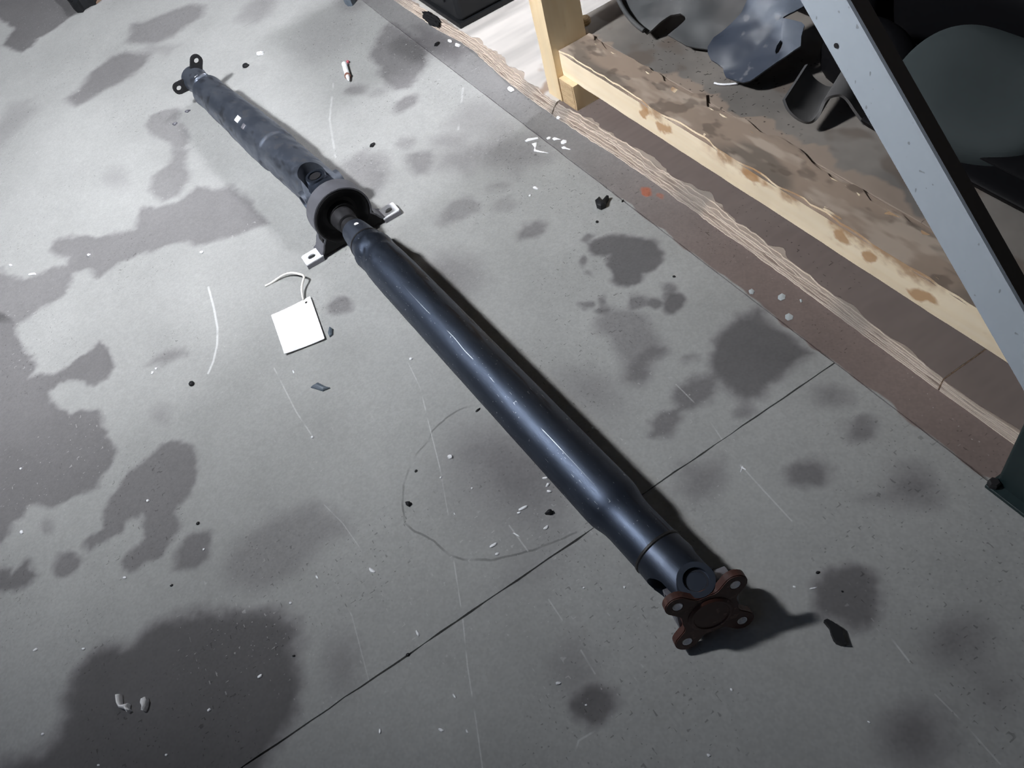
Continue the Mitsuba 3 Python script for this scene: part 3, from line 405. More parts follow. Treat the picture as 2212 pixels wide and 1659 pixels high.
# plywood deck of the rack: laminated sheets with torn front edges, film-faced
YB = np.array([-0.7, 0.217, 0.317, 0.558, 0.75, 0.925, 1.115, 1.29, 1.45, 1.515, 1.611, 1.841, 3.0]); XB = np.array([.5455, .5455, .5455, .5495, .551, .550, .543, .544, .556, .558, .548, .545, .545])
YT = np.array([-0.7, 0.2175, 0.266, 0.311, 0.313, 0.437, 0.56, 0.71, 0.83, 1.0, 1.09, 1.15, 1.28, 1.41, 1.6, 1.84, 3.0]); XT = np.array([.5495, .5495, .547, .5475, .551, .5575, .566, .574, .574, .572, .568, .560, .562, .575, .566, .560, .558])
PT = 0.018
def sheet(name_label, y0, y1, face_mat, seed, x1=1.9):
    key = thing('plywood_sheet', name_label, 'plywood')
    ys = np.arange(y0, y1, 0.006); ys[-1] = y1
    plies = 7; th = PT / plies
    core_v, ncol = [], plies * 2
    xt_all = None
    for k in range(plies):
        f = (k / (plies - 1)) ** 1.3
        rough = meshkit.fbm(np.stack([ys * 28, np.full_like(ys, k * 3.7 + seed), ys * 0], -1), 3) - 0.5
        rough2 = meshkit.noise(np.stack([ys * 140, np.full_like(ys, k * 1.9 + seed), ys * 0], -1)) - 0.5
        dmg = np.clip(np.interp(ys, YT, XT) - np.interp(ys, YB, XB), 0.002, 0.03) / 0.028
        xs = np.interp(ys, YB, XB) * (1 - f) + (np.interp(ys, YB, XB) + 0.72 * (np.interp(ys, YT, XT) - np.interp(ys, YB, XB))) * f + (rough * 0.013 + rough2 * 0.005) * dmg * (0.4 + 0.6 * f)
        core_v.append(xs)
        if k == plies - 1: xt_all = xs
    cols = []
    for k in range(plies):
        cols.append(np.stack([core_v[k], ys, np.full_like(ys, k * th)], -1)); cols.append(np.stack([core_v[k], ys, np.full_like(ys, (k + 1) * th - 0.0002)], -1))
    cols.append(np.stack([np.full_like(ys, x1), ys, np.full_like(ys, PT - 0.0002)], -1)); cols.append(np.stack([np.full_like(ys, x1), ys, ys * 0], -1))
    V = np.stack(cols, 1); n, c = V.shape[:2]; idx = np.arange(n * c).reshape(n, c); F = []
    for j in range(c):
        a, b = idx[:, j], idx[:, (j + 1) % c]
        F.append(np.stack([a[:-1], a[1:], b[1:]], -1)); F.append(np.stack([a[:-1], b[1:], b[:-1]], -1))
    F = np.vstack(F); ends = []
    loop = V[0][:, [0, 2]]
    for i, rev in ((0, 0), (n - 1, 1)):
        tri = trimesh.creation.triangulate_polygon(Polygon(V[i][:, [0, 2]]).buffer(0), engine='earcut') if False else None
        row = idx[i]; fan = np.array([[row[j], row[c - 1 - j], row[j + 1]] for j in range(c // 2 - 0) if j + 1 <= c - 1 - j] + [[row[j + 1], row[c - 1 - j], row[c - 2 - j]] for j in range(c // 2 - 1)])
        ends.append(fan[:, ::-1] if rev else fan)
    m = trimesh.Trimesh(V.reshape(-1, 3), np.vstack([F, *ends]), process=False)
    if m.volume < 0: m.invert()
    obj('core', m, 'plywood_edge', key)
    chip = np.clip(meshkit.fbm(np.stack([ys * 22, ys * 0 + seed * 5, ys * 0], -1), 3) - 0.5, 0, 1) * 0.03
    fx = xt_all + 0.0006 + chip * np.clip((np.interp(ys, YT, XT) - np.interp(ys, YB, XB)) / 0.015, 0.05, 1)
    poly = Polygon(np.vstack([np.stack([fx, ys], -1), [[x1, ys[-1]], [x1, ys[0]]]])).buffer(0)
    fm = extrude(poly, 0.0008); fm.apply_translation([0, 0, PT - 0.0003])
    obj('facing', fm, face_mat, key)
    return key
sheet('brown film-faced plywood sheet with a torn edge under the long pine beam', 0.3135, 1.1335, 'film_plywood', 1)
sheet('pale dusty plywood sheet under the black crate behind the wooden post', 1.1365, 2.9, 'dusty_plywood', 2)
sheet('brown plywood sheet beside the dark green steel upright', -0.7, 0.3115, 'film_plywood', 3)
DZ = PT + 0.0005
def dirty_deck(p, n, uv):
    a = fbm(p.x * 12, p.y * 8, 2.0); b = fbm(p.x * 60, p.y * 45, 5.0)
    c = mix([0.235, 0.215, 0.195], [0.17, 0.158, 0.146], smoothstep(0.35, 0.7, a)) * (0.92 + 0.16 * b)
    sm = p.x - 0.648 - (fbm(p.y * 26, p.x * 12, 3.0) - .40) * 0.055 - (noise(p.y * 120, p.x * 60, 3.0) - .5) * 0.008
    c = mix(c, mix([0.36, 0.285, 0.23], [0.27, 0.215, 0.175], a), smoothstep(0.004, -0.004, sm) * 0.9)
    br = smoothstep(0.60, 0.72, fbm(p.x * 20 + 9, p.y * 13, 8.0))
    c = mix(c, [0.13, 0.10, 0.08], br * 0.6)
    spot = smoothstep(0.86, 0.93, noise(p.x * 260, p.y * 240, 5.0)) * smoothstep(.45, .65, noise(p.x * 14, p.y * 12))
    return c * (1 - 0.6 * spot)
mat('dirty_deck', proc(dirty_deck), rough=0.75, spec=0.15)
RD = 0.1060
dk = thing('deck_board', 'dusty grey-brown deck board behind the long beam, flush with its top', 'deck board')
b_ = rbox(1.25, 1.895, 0.018, 0.002); b_.apply_translation([0.6425 + 0.625, 0.2475, RD - 0.009]); obj('board', b_, 'dirty_deck', dk, smooth=30)
for xj in (0.95, 1.45):
    j_ = rbox(0.06, 1.85, RD - 0.018 - DZ, 0.002); j_.apply_translation([xj, 0.25, (RD - 0.018 + DZ) / 2]); obj('joist', j_, 'plywood_edge', dk, smooth=30)
RD += 0.0003

# ---- wooden frame on the deck -------------------------------------------------------------------
def timber(x0, x1, y0, y1, z0, z1, along, seed, amp=0.0015, wane=None):
    nx, ny, nz = [max(2, int(round((b - a) / s))) for a, b, s in ((x0, x1, 0.012), (y0, y1, 0.012), (z0, z1, 0.009 if z1 - z0 < .2 else .03))]
    b = trimesh.creation.box(extents=[x1 - x0, y1 - y0, z1 - z0]); b.apply_translation([(x0 + x1) / 2, (y0 + y1) / 2, (z0 + z1) / 2])
    for _ in range(4 if along == 'y' else 3): b = b.subdivide_to_size(0.02, max_iter=12) if _ == 0 else b
    v = b.vertices.copy()
    nse = np.stack([meshkit.fbm(np.stack([v[:, 0] * 25, v[:, 1] * (18 if along == 'y' else 25), v[:, 2] * (18 if along == 'z' else 25)], -1) + k * 31 + seed, 3) - 0.5 for k in range(3)], -1)
    v += nse * amp * 2
    if wane is not None: v = wane(v)
    b.vertices = v
    return b
bm = thing('timber_beam', 'long pale pine beam with dirty top lying along the plywood deck', 'wooden beam')
def wane(v):
    # bark edge: the upper front arris and the rear arris are uneven
    top = v[:, 2] > 0.108
    fr = top & (v[:, 0] < 0.582)
    w = np.clip(meshkit.fbm(np.stack([v[:, 1] * 14, v[:, 1] * 0, v[:, 1] * 0], -1), 4) - 0.44, 0, 1)
    v[fr, 0] += (w * 0.020)[fr]
    rr = top & (v[:, 0] > 0.63)
    w2 = meshkit.fbm(np.stack([v[:, 1] * 30, v[:, 1] * 0 + 7, v[:, 1] * 0], -1), 3) - 0.55
    v[rr, 0] += (w2 * 0.03)[rr]
    return v
obj('board', timber(0.5765, 0.640, -0.5, 1.1265, 0.0655, 0.1115, 'y', 3, 0.0016, wane), 'pine', bm, smooth=35)
single('wooden_post', timber(0.5645, 0.634, 1.1275, 1.171, DZ, 1.5, 'z', 5, 0.0008), 'pine_post', 'upright pine post standing at the end of the long beam', 'wooden post', smooth=35)
bl = thing('support_block', 'small pine block with sawn end grain under the beam end beside the post', 'wooden block')
obj('block', timber(0.5665, 0.634, 1.082, 1.1265, DZ, 0.0652, 'x', 9, 0.0006), 'pine_post', bl)
egv = []
for k in range(15):
    z = DZ + 0.002 + k * 0.003
    t = trimesh.creation.box(extents=[0.0018, 0.040 - 0.003 * rng.random(), 0.0016]); t.apply_translation([0.5660 - 0.0004 * rng.random(), 1.1042, z]); egv.append(t)
obj('end_grain', trimesh.util.concatenate(egv + [(lambda t: (t.apply_translation([0.5664, 1.1042, 0.042]), t)[1])(trimesh.creation.box(extents=[0.0012, 0.042, 0.044]))]), 'pine_end_grain', bl, label='sawn end grain')
for yb in (-0.3,):
    single('support_block', timber(0.585, 0.634, yb - .03, yb + .03, DZ, 0.0652, 'x', 19, 0.0006), 'pine_post', 'pine block under the near end of the long beam', 'wooden block')

# ---- the propeller shaft ------------------------------------------------------------------------
sh = thing('propeller_shaft', 'long black two-piece vehicle propeller shaft lying across the concrete floor', 'driveshaft')
d = np.array([0.0594, -1, -0.0172]); d /= np.linalg.norm(d)
def A(y): return np.array([0.1254 - 0.0594 * (y - 1), y, 0.0385 + 0.0172 * (y - 0.27)])
S, U, D_ = frame(d)
def on_rear(m, y=1.0): return place(m, A(y), S, U, D_)
k = np.linalg.norm([0.0594, 1, 0.0172])
def prof(pts, y0=1.0): return [((y0 - y) * k, r) for y, r in pts]
def resample(pts, n):
    pts = np.array(pts); s = np.linspace(pts[0, 0], pts[-1, 0], n); return list(zip(s, np.interp(s, pts[:, 0], pts[:, 1])))
rt = prof([(1.010, .0268), (1.002, .0276), (.996, .0282), (.993, .0310), (.986, .0324), (.978, .0318), (.968, .0304), (.955, .0314), (.935, .0326), (.90, .0333), (.80, .0334), (.60, .0334), (.412, .0334), (.404, .0331), (.396, .0318), (.390, .0301), (.382, .0288), (.374, .0284), (.331, .0284)])
m = lathe(resample(rt, 180), 72)
v = m.vertices; w = np.exp(-((v[:, 2] - (1 - 0.965) * k) / 0.03) ** 2)
rr = np.hypot(v[:, 0], v[:, 1]) + 1e-9
dis = (meshkit.fbm(v * 110, 3) - 0.5) * 0.0035 * w + (meshkit.fbm(v * 30 + 5, 3) - .5) * 0.0004
v[:, :2] *= (1 + dis / rr)[:, None]; m.vertices = v
obj('rear_tube', on_rear(m), 'black_paint', sh, smooth=40)
obj('weld_seam', on_rear(lathe(prof([(1.0125, .0262), (1.012, .0274), (1.0095, .0274), (1.009, .0262)]), 56)), 'black_steel', sh, smooth=40)
obj('weld_seam', on_rear(lathe(prof([(.3315, .0280), (.331, .0293), (.3285, .0296), (.3270, .0284)]), 56)), 'black_steel', sh, smooth=40)
sl = lathe(prof([(1.050, .0150), (1.0575, .0188), (1.0565, .0205), (1.050, .0218), (1.035, .0236), (1.020, .0252), (1.012, .0262)]), 56)
obj('spline_sleeve', on_rear(sl), 'sleeve_paint', sh, smooth=40)
obj('splined_stub', on_rear(lathe(prof([(1.115, .0145), (1.04, .0140)]), 40)), 'black_steel', sh, smooth=40)
# white paint dot on the sleeve
ang = math.radians(14)
pd = lathe([(0, 0.0040), (0.0006, 0.0038), (0.0009, .002)], 18)
nrm = math.sin(ang) * np.array(S) * -1 + math.cos(ang) * np.array(U)
def dot_at(y, a, r0):
    nn = math.sin(a) * np.array([1, 0, 0]) + math.cos(a) * np.array(U); nn -= D_ * (nn @ D_); nn /= np.linalg.norm(nn)
    X = np.cross(D_, nn); return A(y) + nn * r0, X, np.array(D_), nn
o, X, Y, Z = dot_at(1.037, 0.18, 0.0228)
obj('paint_dot', place(pd, o, X, Y, Z), 'white_paint', sh, label='white paint dot')

def yoke(r, L, ear_r, ear_h, slot, flare=1.0, boss=True):
    """fork about z: base tube at z = -L, ears along +-y whose pins cross at z = 0"""
    ml = m3.Manifold
    tub = ml.cylinder(L - 0.026, r, r * flare, 64).translate([0, 0, -L])
    solid = tub
    body = ml.cylinder(L - 0.010 + ear_r * 0.9, r * flare, r * flare, 96).translate([0, 0, -0.040])
    outline = ml.batch_hull([ml.cylinder(0.2, ear_r, ear_r, 64, True), ml.cube([2.2 * r * flare, 0.001, 0.2], True).translate([0, -0.036, 0])]).rotate([90, 0, 0]).rotate([0, 0, 0])
    solid = solid + (body ^ outline)
    for s in (1, -1):
        bossc = ml.batch_hull([ml.cylinder(0.001, ear_r * 1.02, ear_r * 1.02, 64), ml.cylinder(ear_h - slot * 0.9, ear_r * 0.96, ear_r * 0.96, 64)]).rotate([-90 * s, 0, 0]).translate([0, s * slot * 0.9, 0])
        solid = solid + bossc
    cut = ml.cube([0.2, 2 * slot, 0.2], True).translate([0, 0, 0.1 - 0.0235])
    cut = cut + ml.cylinder(0.2, slot, slot, 48, True).rotate([0, 90, 0]).translate([0, 0, -0.0225])
    solid = solid - cut
    for s in (1, -1):
        solid = solid - ml.cylinder(0.06, 0.0126, 0.0126, 40).rotate([-90 * s, 0, 0]).translate([0, s * (ear_h - 0.0042), 0])
    return solid
J = A(0.2705)
yk = mf(yoke(0.0284, 0.060, 0.0192, 0.0362, 0.0195, 1.06))
obj('rear_yoke', place(yk, J, S, U, D_), 'yoke_paint', sh, smooth=16)
def cap(s, h):   # bearing cup seen in the eye of an ear
    c = lathe([(0, 0.0122), (0.0026, 0.0122), (0.0032, 0.0117), (0.0032, 0.0098), (0.0024, 0.0092), (0.0024, 0.0001)], 40)
    return c, s, h
for s in (1, -1):
    c, _, _ = cap(s, 0)
    o = J + np.array(U) * s * (0.0362 - 0.0072)
    obj('bearing_cap', place(c, o, np.array(S) * s, np.array(D_), np.array(U) * s), 'dark_cap', sh, smooth=35)
def cross_mesh(l=0.030):
    ml = m3.Manifold
    return mf(ml.sphere(0.0150, 40) + ml.cylinder(2 * l, 0.0098, 0.0098, 32, True).rotate([90, 0, 0]) + ml.cylinder(2 * l, 0.0098, 0.0098, 32, True).rotate([0, 90, 0]))
obj('joint_cross', place(cross_mesh(), J, S, U, D_), 'black_steel', sh, smooth=35)
# rear flange: four lobes, pilot boss, two ears towards the joint
FC, FN = np.array([0.1642, 0.2445, 0.0469]), np.array([-0.2428, -0.9409, 0.2362])
FA = np.array([0.9678, -0.2515, -0.0068]); FA -= FN * (FA @ FN); FA /= np.linalg.norm(FA); FB = np.cross(FN, FA); FB = FB if FB @ np.array([-0.0648, -0.2272, -0.9717]) > 0 else -FB
if np.cross(FA, -FB) @ FN < 0: FA2, FB2 = FA, -FB
else: FA2, FB2 = FA, -FB
hs = 0.0290
lobes = [Point(sx * hs, sy * hs).buffer(0.0125, 24) for sx in (-1, 1) for sy in (-1, 1)]
core = unary_union([MultiPoint([(sx * hs, sy * hs), (0, 0)]).convex_hull.buffer(0.0125, 24) for sx in (-1, 1) for sy in (-1, 1)] + [Point(0, 0).buffer(0.0285, 48)])
core = core.buffer(0.009).buffer(-0.009)
hexes = unary_union([Point(sx * hs, sy * hs).buffer(0.0048, 16) for sx in (-1, 1) for sy in (-1, 1)])
fp = chamfer_extrude(core.difference(hexes).simplify(0.0001), 0.009, 0.0009)
fp.apply_translation([0, 0, -0.009])
det = np.linalg.det(np.stack([FA2, FB2, FN], 1)); X2 = FA2 if det > 0 else -FA2
fk = obj('flange', place(fp, FC, X2, FB2, FN), 'red_primer', sh, smooth=30, label='reddish brown four-hole flange')
bo = lathe([(-0.001, 0.0235), (0.0006, 0.0232), (0.0016, 0.0222), (0.0026, 0.0205), (0.0026, 0.0185), (0.0014, 0.0176), (0.0014, 0.0001)], 64)
obj('pilot_boss', place(bo, FC, X2, FB2, FN), 'red_primer', fk, smooth=30)
for sx in (-1, 1):
    for sy in (-1, 1):
        ln = mf(m3.Manifold.cylinder(0.0088, 0.0051, 0.0051, 28) - m3.Manifold.cylinder(0.02, 0.0044, 0.0044, 28).translate([0, 0, -0.005])); ln.apply_translation([sx * hs, sy * hs, -0.0089])
        obj('bolt_hole', place(ln, FC, X2, FB2, FN), 'zinc', fk, smooth=30, label='bright bare metal bolt hole')
for s in (1, -1):
    ml = m3.Manifold
    e = ml.batch_hull([ml.cylinder(0.012, 0.0165, 0.0165, 40).rotate([0, 90 * s, 0]).translate([s * 0.0205, 0, -0.0252]), ml.cube([0.016, 0.040, 0.004], True).translate([s * 0.0230, 0, -0.0095])])
    e = e - ml.cylinder(0.05, 0.0118, 0.0118, 32).rotate([0, 90 * s, 0]).translate([s * 0.030, 0, -0.0252])
    obj('flange_ear', place(mf(e), FC, X2, FB2, FN), 'grey_steel', sh, smooth=32)

# centre support bearing
cb = obj('bearing_rubber', place(lathe([((1.115 - y) * k, r) for y, r in ((1.138, .046), (1.104, .0474), (1.103, .0455), (1.1045, .042), (1.112, .037), (1.1145, .030), (1.112, .0245), (1.102, .0222))], 72), A(1.115) + [0.0025, 0, 0.0003], S, U, D_), 'rubber', sh, smooth=40, label='black rubber ring of the centre bearing')
CC = A(1.115) + np.array([0.0025, 0, 0.0003])
obj('bearing_hub', place(lathe([((1.115 - y) * k, r) for y, r in ((1.114, .0205), (1.098, .0200), (1.088, .0192), (1.084, .0180), (1.078, .0176), (1.076, .0145))], 56), A(1.115), S, U, D_), 'hub_steel', sh, smooth=40)
zc = CC[2]
R0 = 0.0488
a0 = math.radians(-26)
arc = [(R0 * math.cos(t), zc + R0 * math.sin(t)) for t in np.linspace(a0, math.pi - a0, 64)]
zf = 0.0075
right = [(0.0640, zf), (0.0585, zf + .0025), (0.0545, zf + 0.008), (0.0505, zf + 0.016)]
left = [(-x, z) for x, z in right]
path = LineString(right + arc + left[::-1])
strap = path.buffer(0.0014, cap_style=2, join_style=1)
st = chamfer_extrude(strap.simplify(0.00005), 0.034, 0.0005)
Mx = np.array([1, 0.0594, 0]); Mx /= np.linalg.norm(Mx)
def upright(mesh2d, y0):    # outline drawn in x-z, extruded along y
    return place(mesh2d, [CC[0], y0, 0], [1, 0.02, 0], [0, 0, 1], [0.0, -1, 0]) if False else place(mesh2d, [CC[0], y0, 0], np.array([1, 0.03, 0]) / np.linalg.norm([1, .03, 0]), [0, 0, 1], np.array([0.03, -1, 0]) / np.linalg.norm([.03, 1, 0]))
br = obj('bracket', upright(st, 1.1365), 'bracket_paint', sh, smooth=35, label='grey steel strap bracket of the centre bearing')
web = unary_union([Point(0, zc).buffer(0.0474, 64), Polygon([(-0.046, zc - 0.012), (0.046, zc - 0.012), (0.0515, zf + 0.011), (0.0600, zf - 0.0005), (0.0600, zf - 0.003), (-0.0600, zf - 0.003), (-0.0600, zf - 0.0005), (-0.0515, zf + 0.011)])])
web = web.difference(Point(0, zc).buffer(0.0455, 64)).buffer(-0.0006).buffer(0.0006)
obj('bracket_web', upright(chamfer_extrude(web, 0.020, 0.0006), 1.1245), 'rubber', sh, smooth=35)
for s in (-1, 1):
    tab = Polygon([(s * 0.0590, -0.0150), (s * 0.0885, -0.0150), (s * 0.0910, -0.0125), (s * 0.0910, 0.0125), (s * 0.0885, 0.0150), (s * 0.0590, 0.0150)])
    hole = LineString([(s * 0.0755 - 0.0016, 0), (s * 0.0755 + 0.0016, 0)]).buffer(0.0050, 16)
    tm = chamfer_extrude(tab.difference(hole), 0.0028, 0.0004)
    tm.apply_transform(np.array([[1, -0.0, 0, CC[0]], [0.03, 1, 0, 1.1155], [0, 0, 1, zf - 0.0006], [0, 0, 0, 1]]))
    obj('mounting_tab', tm, 'zinc', sh, label='bright zinc mounting tab')
    lip = trimesh.creation.box(extents=[0.031, 0.0028, 0.0072]); lip.apply_translation([CC[0] + s * 0.0755, 1.1155 - 0.0140 + s * 0.0755 * .03, 0.0042])
    obj('tab_lip', lip, 'grey_steel', sh)

# front half
FJ, FE = np.array([0.121, 1.2, 0.0535]), np.array([0.0515, 1.84, 0.049])
df = (FJ - FE) / np.linalg.norm(FJ - FE); S2, U2, D2 = frame(df); kf = np.linalg.norm(FJ - FE) / 0.64
def proff(pts): return [((1.2 - y) * kf, r) for y, r in pts]
ft = proff([(1.768, .0240), (1.764, .0262), (1.757, .0318), (1.748, .0342), (1.735, .0336), (1.70, .0334), (1.64, .0352), (1.58, .0366), (1.53, .0380), (1.47, .0394), (1.42, .0400), (1.394, .0400), (1.384, .0394), (1.377, .0366), (1.360, .0362), (1.350, .0370), (1.335, .0378), (1.30, .0374), (1.262, .0372), (1.250, .0370), (1.247, .0362)])
m = lathe(resample(ft, 200), 72)
v = m.vertices; rr = np.hypot(v[:, 0], v[:, 1]) + 1e-9
dis = (meshkit.fbm(v * 24 + 2, 3) - .5) * 0.0030 + (meshkit.fbm(v * 75 + 9, 2) - .5) * 0.0012
v[:, :2] *= (1 + dis * (rr > .02) / rr)[:, None]; m.vertices = v
obj('front_tube', place(m, FJ, S2, U2, D2), 'dusty_paint', sh, smooth=45)
nk = lathe(proff([(1.842, .0275), (1.836, .0282), (1.826, .0268), (1.812, .0252), (1.790, .0240), (1.768, .0242), (1.760, .0250)]), 56)
obj('front_neck', place(nk, FJ, S2, U2, D2), 'dusty_paint', sh, smooth=40)
lump = trimesh.creation.icosphere(3, 0.013); lump.vertices *= np.array([1.5, 0.8, 0.9]); lump.vertices += (meshkit.fbm(lump.vertices * 90, 3)[:, None] - .5) * 0.006
lump.apply_translation([0, 0.0275, (1.2 - 1.752) * kf])
obj('balance_weld', place(lump, FJ, S2, U2, D2), 'dusty_paint', sh, smooth=True)
def plate_on(y, a, r0, w, l, h, matn, name):
    nn = math.sin(a) * np.array([1, 0, 0]) + math.cos(a) * np.array(U2); nn -= D2 * (nn @ D2); nn /= np.linalg.norm(nn)
    X = np.cross(D2, nn); o = FJ + D2 * (1.2 - y) * kf + nn * r0
    b = rbox(w, l, h, 0.001); return obj(name, place(b, o, X, np.array(D2), nn), matn, sh, smooth=30)
plate_on(1.500, -0.42, 0.0390, 0.012, 0.016, 0.003, 'zinc', 'balance_weight')
plate_on(1.465, -0.50, 0.0396, 0.010, 0.012, 0.003, 'grey_steel', 'balance_weight')
plate_on(1.780, -0.05, 0.0245, 0.009, 0.012, 0.003, 'zinc', 'balance_weight')
# three-arm flange at the far end
hol = [(0.0230, 0.0345), (-0.0405, 0.0030), (0.0175, -0.0370)]
arms = unary_union([MultiPoint([h, (0, 0)]).convex_hull.buffer(0.0128, 20) for h in hol] + [Point(0, 0).buffer(0.0250, 40)]).buffer(0.008).buffer(-0.008)
arms = arms.difference(unary_union([Point(*h).buffer(0.0058, 16) for h in hol]))
am = chamfer_extrude(arms.simplify(0.0001), 0.009, 0.0012)
dy = -np.array(D2)
obj('three_arm_flange', place(am, FE + [0.0005, -0.004, 0.0], [0.995, 0.1, 0] / np.linalg.norm([0.995, .1, 0]), [0, 0, 1], np.array([0.1, -0.995, 0]) / np.linalg.norm([.1, .995, 0])), 'black_steel', sh, smooth=32, label='black three-arm flange')
# front universal joint
yk2 = mf(yoke(0.0368, 0.054, 0.0200, 0.0385, 0.0215, 1.0))
obj('front_yoke', place(yk2, FJ + D2 * 0.004, np.array(U2), -np.array(S2), D2), 'dusty_paint', sh, smooth=32)
obj('joint_cross', place(cross_mesh(0.032), FJ + D2 * 0.004, S2, U2, D2), 'black_steel', sh, smooth=35)
yk3 = mf(yoke(0.0300, 0.056, 0.0175, 0.0330, 0.0190, 1.0))
obj('centre_yoke', place(yk3, FJ + D2 * 0.004, S, U, -np.array(D_)) if np.linalg.det(np.stack([S, U, -np.array(D_)], 1)) > 0 else place(yk3, FJ + D2 * 0.004, -np.array(S), U, -np.array(D_)), 'yoke_paint', sh, smooth=32)
for s in (1, -1):
    c, _, _ = cap(s, 0)
    obj('bearing_cap', place(c, FJ + D2 * 0.004 + np.array(S2) * s * 0.0315, np.array(D2), np.array(U2) * s * -1, np.array(S2) * s) if np.linalg.det(np.stack([D2, np.array(U2) * s * -1, np.array(S2) * s], 1)) > 0 else place(c, FJ + D2 * 0.004 + np.array(S2) * s * 0.0315, np.array(D2), np.array(U2) * s, np.array(S2) * s), 'dark_cap', sh, smooth=35)

# ---- tag with string -----------------------------------------------------------------------------
N = DATA['named']
tg = thing('paper_tag', 'blank white paper tag with a string lying beside the shaft', 'tag')
tp = Polygon(N['tag']); tp = tp.buffer(-0.002, join_style=1).buffer(0.002, 8)
tp = tp.difference(Point(*N['tag_hole'][0]).buffer(0.0021, 10))
card = extrude(tp, 0.0006); card = card.subdivide_to_size(0.006)
cv = card.vertices; cen = np.array(N['tag']).mean(0)
q = cv[:, :2] - cen
cv[:, 2] += 0.0012 + 0.0022 * np.clip(np.abs(q[:, 0]) / 0.04, 0, 1) ** 2 + 0.0015 * np.clip(-q[:, 1] / 0.05, 0, 1) ** 2; card.vertices = cv
obj('card', card, 'white_card', tg)
sp = np.array([[x, y, 0] for x, y in N['string']]); sp[:, 2] = [0.0045, 0.006, 0.010, 0.012, 0.012, 0.009, 0.006, 0.003, 0.0016][:len(sp)]
# the arc is drawn on the floor; lift it towards the viewer's side of the arc by its height
sp[:, 1] -= sp[:, 2] * 1.0
obj('string', tube(spline(sp, 60), 0.0019, 8), 'white_string', tg, smooth=True, label='white cotton string')

# ---- litter on the concrete ----------------------------------------------------------------------
def pebble_mesh(seed, flat=0.4, sub=2, amp=0.5):
    m = trimesh.creation.icosphere(sub, 0.5); v = m.vertices
    v *= (1 + (meshkit.fbm(v * 3.1 + seed * 7.3, 2)[:, None] - 0.5) * amp)
    v[:, 2] = np.clip(v[:, 2], -0.28, 0.45); v[:, 2] -= v[:, 2].min(); v[:, 2] *= flat / v[:, 2].max()
    m.vertices = v; return m
chip_ply = [ply(pebble_mesh(s, 1.0, 2, 0.9), 'white_plastic', smooth=False) for s in range(6)]
for i, (x, y, l, w_, a) in enumerate(DATA['chips']):
    key = thing('plastic_chip', 'tiny white chip lying loose on the concrete floor', 'chip', 'white chips scattered on the concrete')
    s = 0.86
    scene[key] = {**chip_ply[i % 6], 'to_world': T().translate([x, y, 0.0]).rotate([0, 0, 1], math.degrees(a)).scale([l * s, w_ * s, min(l, w_) * 0.5])}
crumb_ply = [ply(pebble_mesh(20 + s, 1.0, 2, 0.9), 'black_plastic', smooth=False) for s in range(4)]
for i, (x, y, l, w_, a) in enumerate(DATA['crumbs']):
    key = thing('dirt_crumb', 'tiny dark crumb of dirt on the concrete floor', 'crumb', 'dark crumbs scattered on the concrete')
    scene[key] = {**crumb_ply[i % 4], 'to_world': T().translate([x, y, 0.0]).rotate([0, 0, 1], math.degrees(a)).scale([l * .9, w_ * .9, min(l, w_) * 0.5])}
(px, py), = N['pebble']
pm = pebble_mesh(3, 0.55, 3, 0.25); pm.vertices *= 0.0085; pm.vertices[:, 1] *= 1.1; pm.apply_translation([px, py, 0])
single('pebble', pm, 'black_plastic', 'small dark round pebble below the curved scratch left of the tag', 'pebble', smooth=True)
def flat(name, outline, h, matn, label, cat, dome=0.0, group=None, lift=0.0):
    p = Polygon(outline).buffer(0)
    if p.geom_type != 'Polygon': p = max(p.geoms, key=lambda g: g.area)
    m = extrude(p, h).subdivide_to_size(max(0.0025, math.sqrt(p.area) / 7))
    v = m.vertices; top = v[:, 2] > h * 0.5
    dist = np.array([p.exterior.distance(Point(a, b)) for a, b in v[:, :2]])
    if dome: v[top, 2] += dome * np.clip(dist[top] / (dist.max() + 1e-9), 0, 1) ** 0.6
    v[:, 2] += lift; m.vertices = v
    return single(name, m, matn, label, cat, group, smooth=50 if dome else False)
flat('plastic_flake', N['flake1'], 0.002, 'slate_plastic', 'curled dark grey film flake on the floor below the tag', 'flake', 0.004)
flat('plastic_flake', N['flake2'], 0.003, 'slate_plastic', 'blue-grey crescent flake touching the right edge of the tag', 'flake', 0.002)
flat('plastic_flake', N['chipblue'], 0.004, 'black_plastic', 'dark blue-black angular flake left of the shaft below its middle', 'flake', 0.002)
flat('plastic_flake', N['chipdark2'], 0.003, 'black_plastic', 'small dark flake on the left rim of the round water stain', 'flake', 0.002)
kc = flat('trim_clip', N['clipA'], 0.007, 'black_plastic', 'black plastic trim clip right of the reddish brown flange', 'clip', 0.0)
kb = flat('trim_clip', N['clipB'], 0.008, 'black_plastic', 'black plastic clip with two prongs beside the brown floor stripe', 'clip', 0.003)
flat('plaster_crumb', N['crumbA'], 0.006, 'white_paint', 'crooked white crumb on the big dark stain, left of two', 'crumb', 0.004)
flat('plaster_crumb', N['crumbB'], 0.006, 'white_paint', 'upright white crumb on the big dark stain, right of two', 'crumb', 0.004)
gl = ['thin white glue bead at the left end of the glue drops', 'hooked white glue drip with a thin tail', 'faint round white glue drop, first of the row on the brown stripe', 'white glue drop with a tail pointing right, middle of the row', 'roundest white glue drop at the end of the row', 'lowest white glue drop with a tail to the right']
for kx, t in zip(('glue1', 'glue2', 'glue3', 'glue4', 'glue5', 'glue6'), gl):
    flat('glue_drop', N[kx], 0.0008, 'white_plastic', t, 'glue drop', 0.0015)
flat('glue_drop', N['glue7'], 0.001, 'white_plastic', 'single short white glue drop on the concrete below the glue row', 'glue drop', 0.0015)
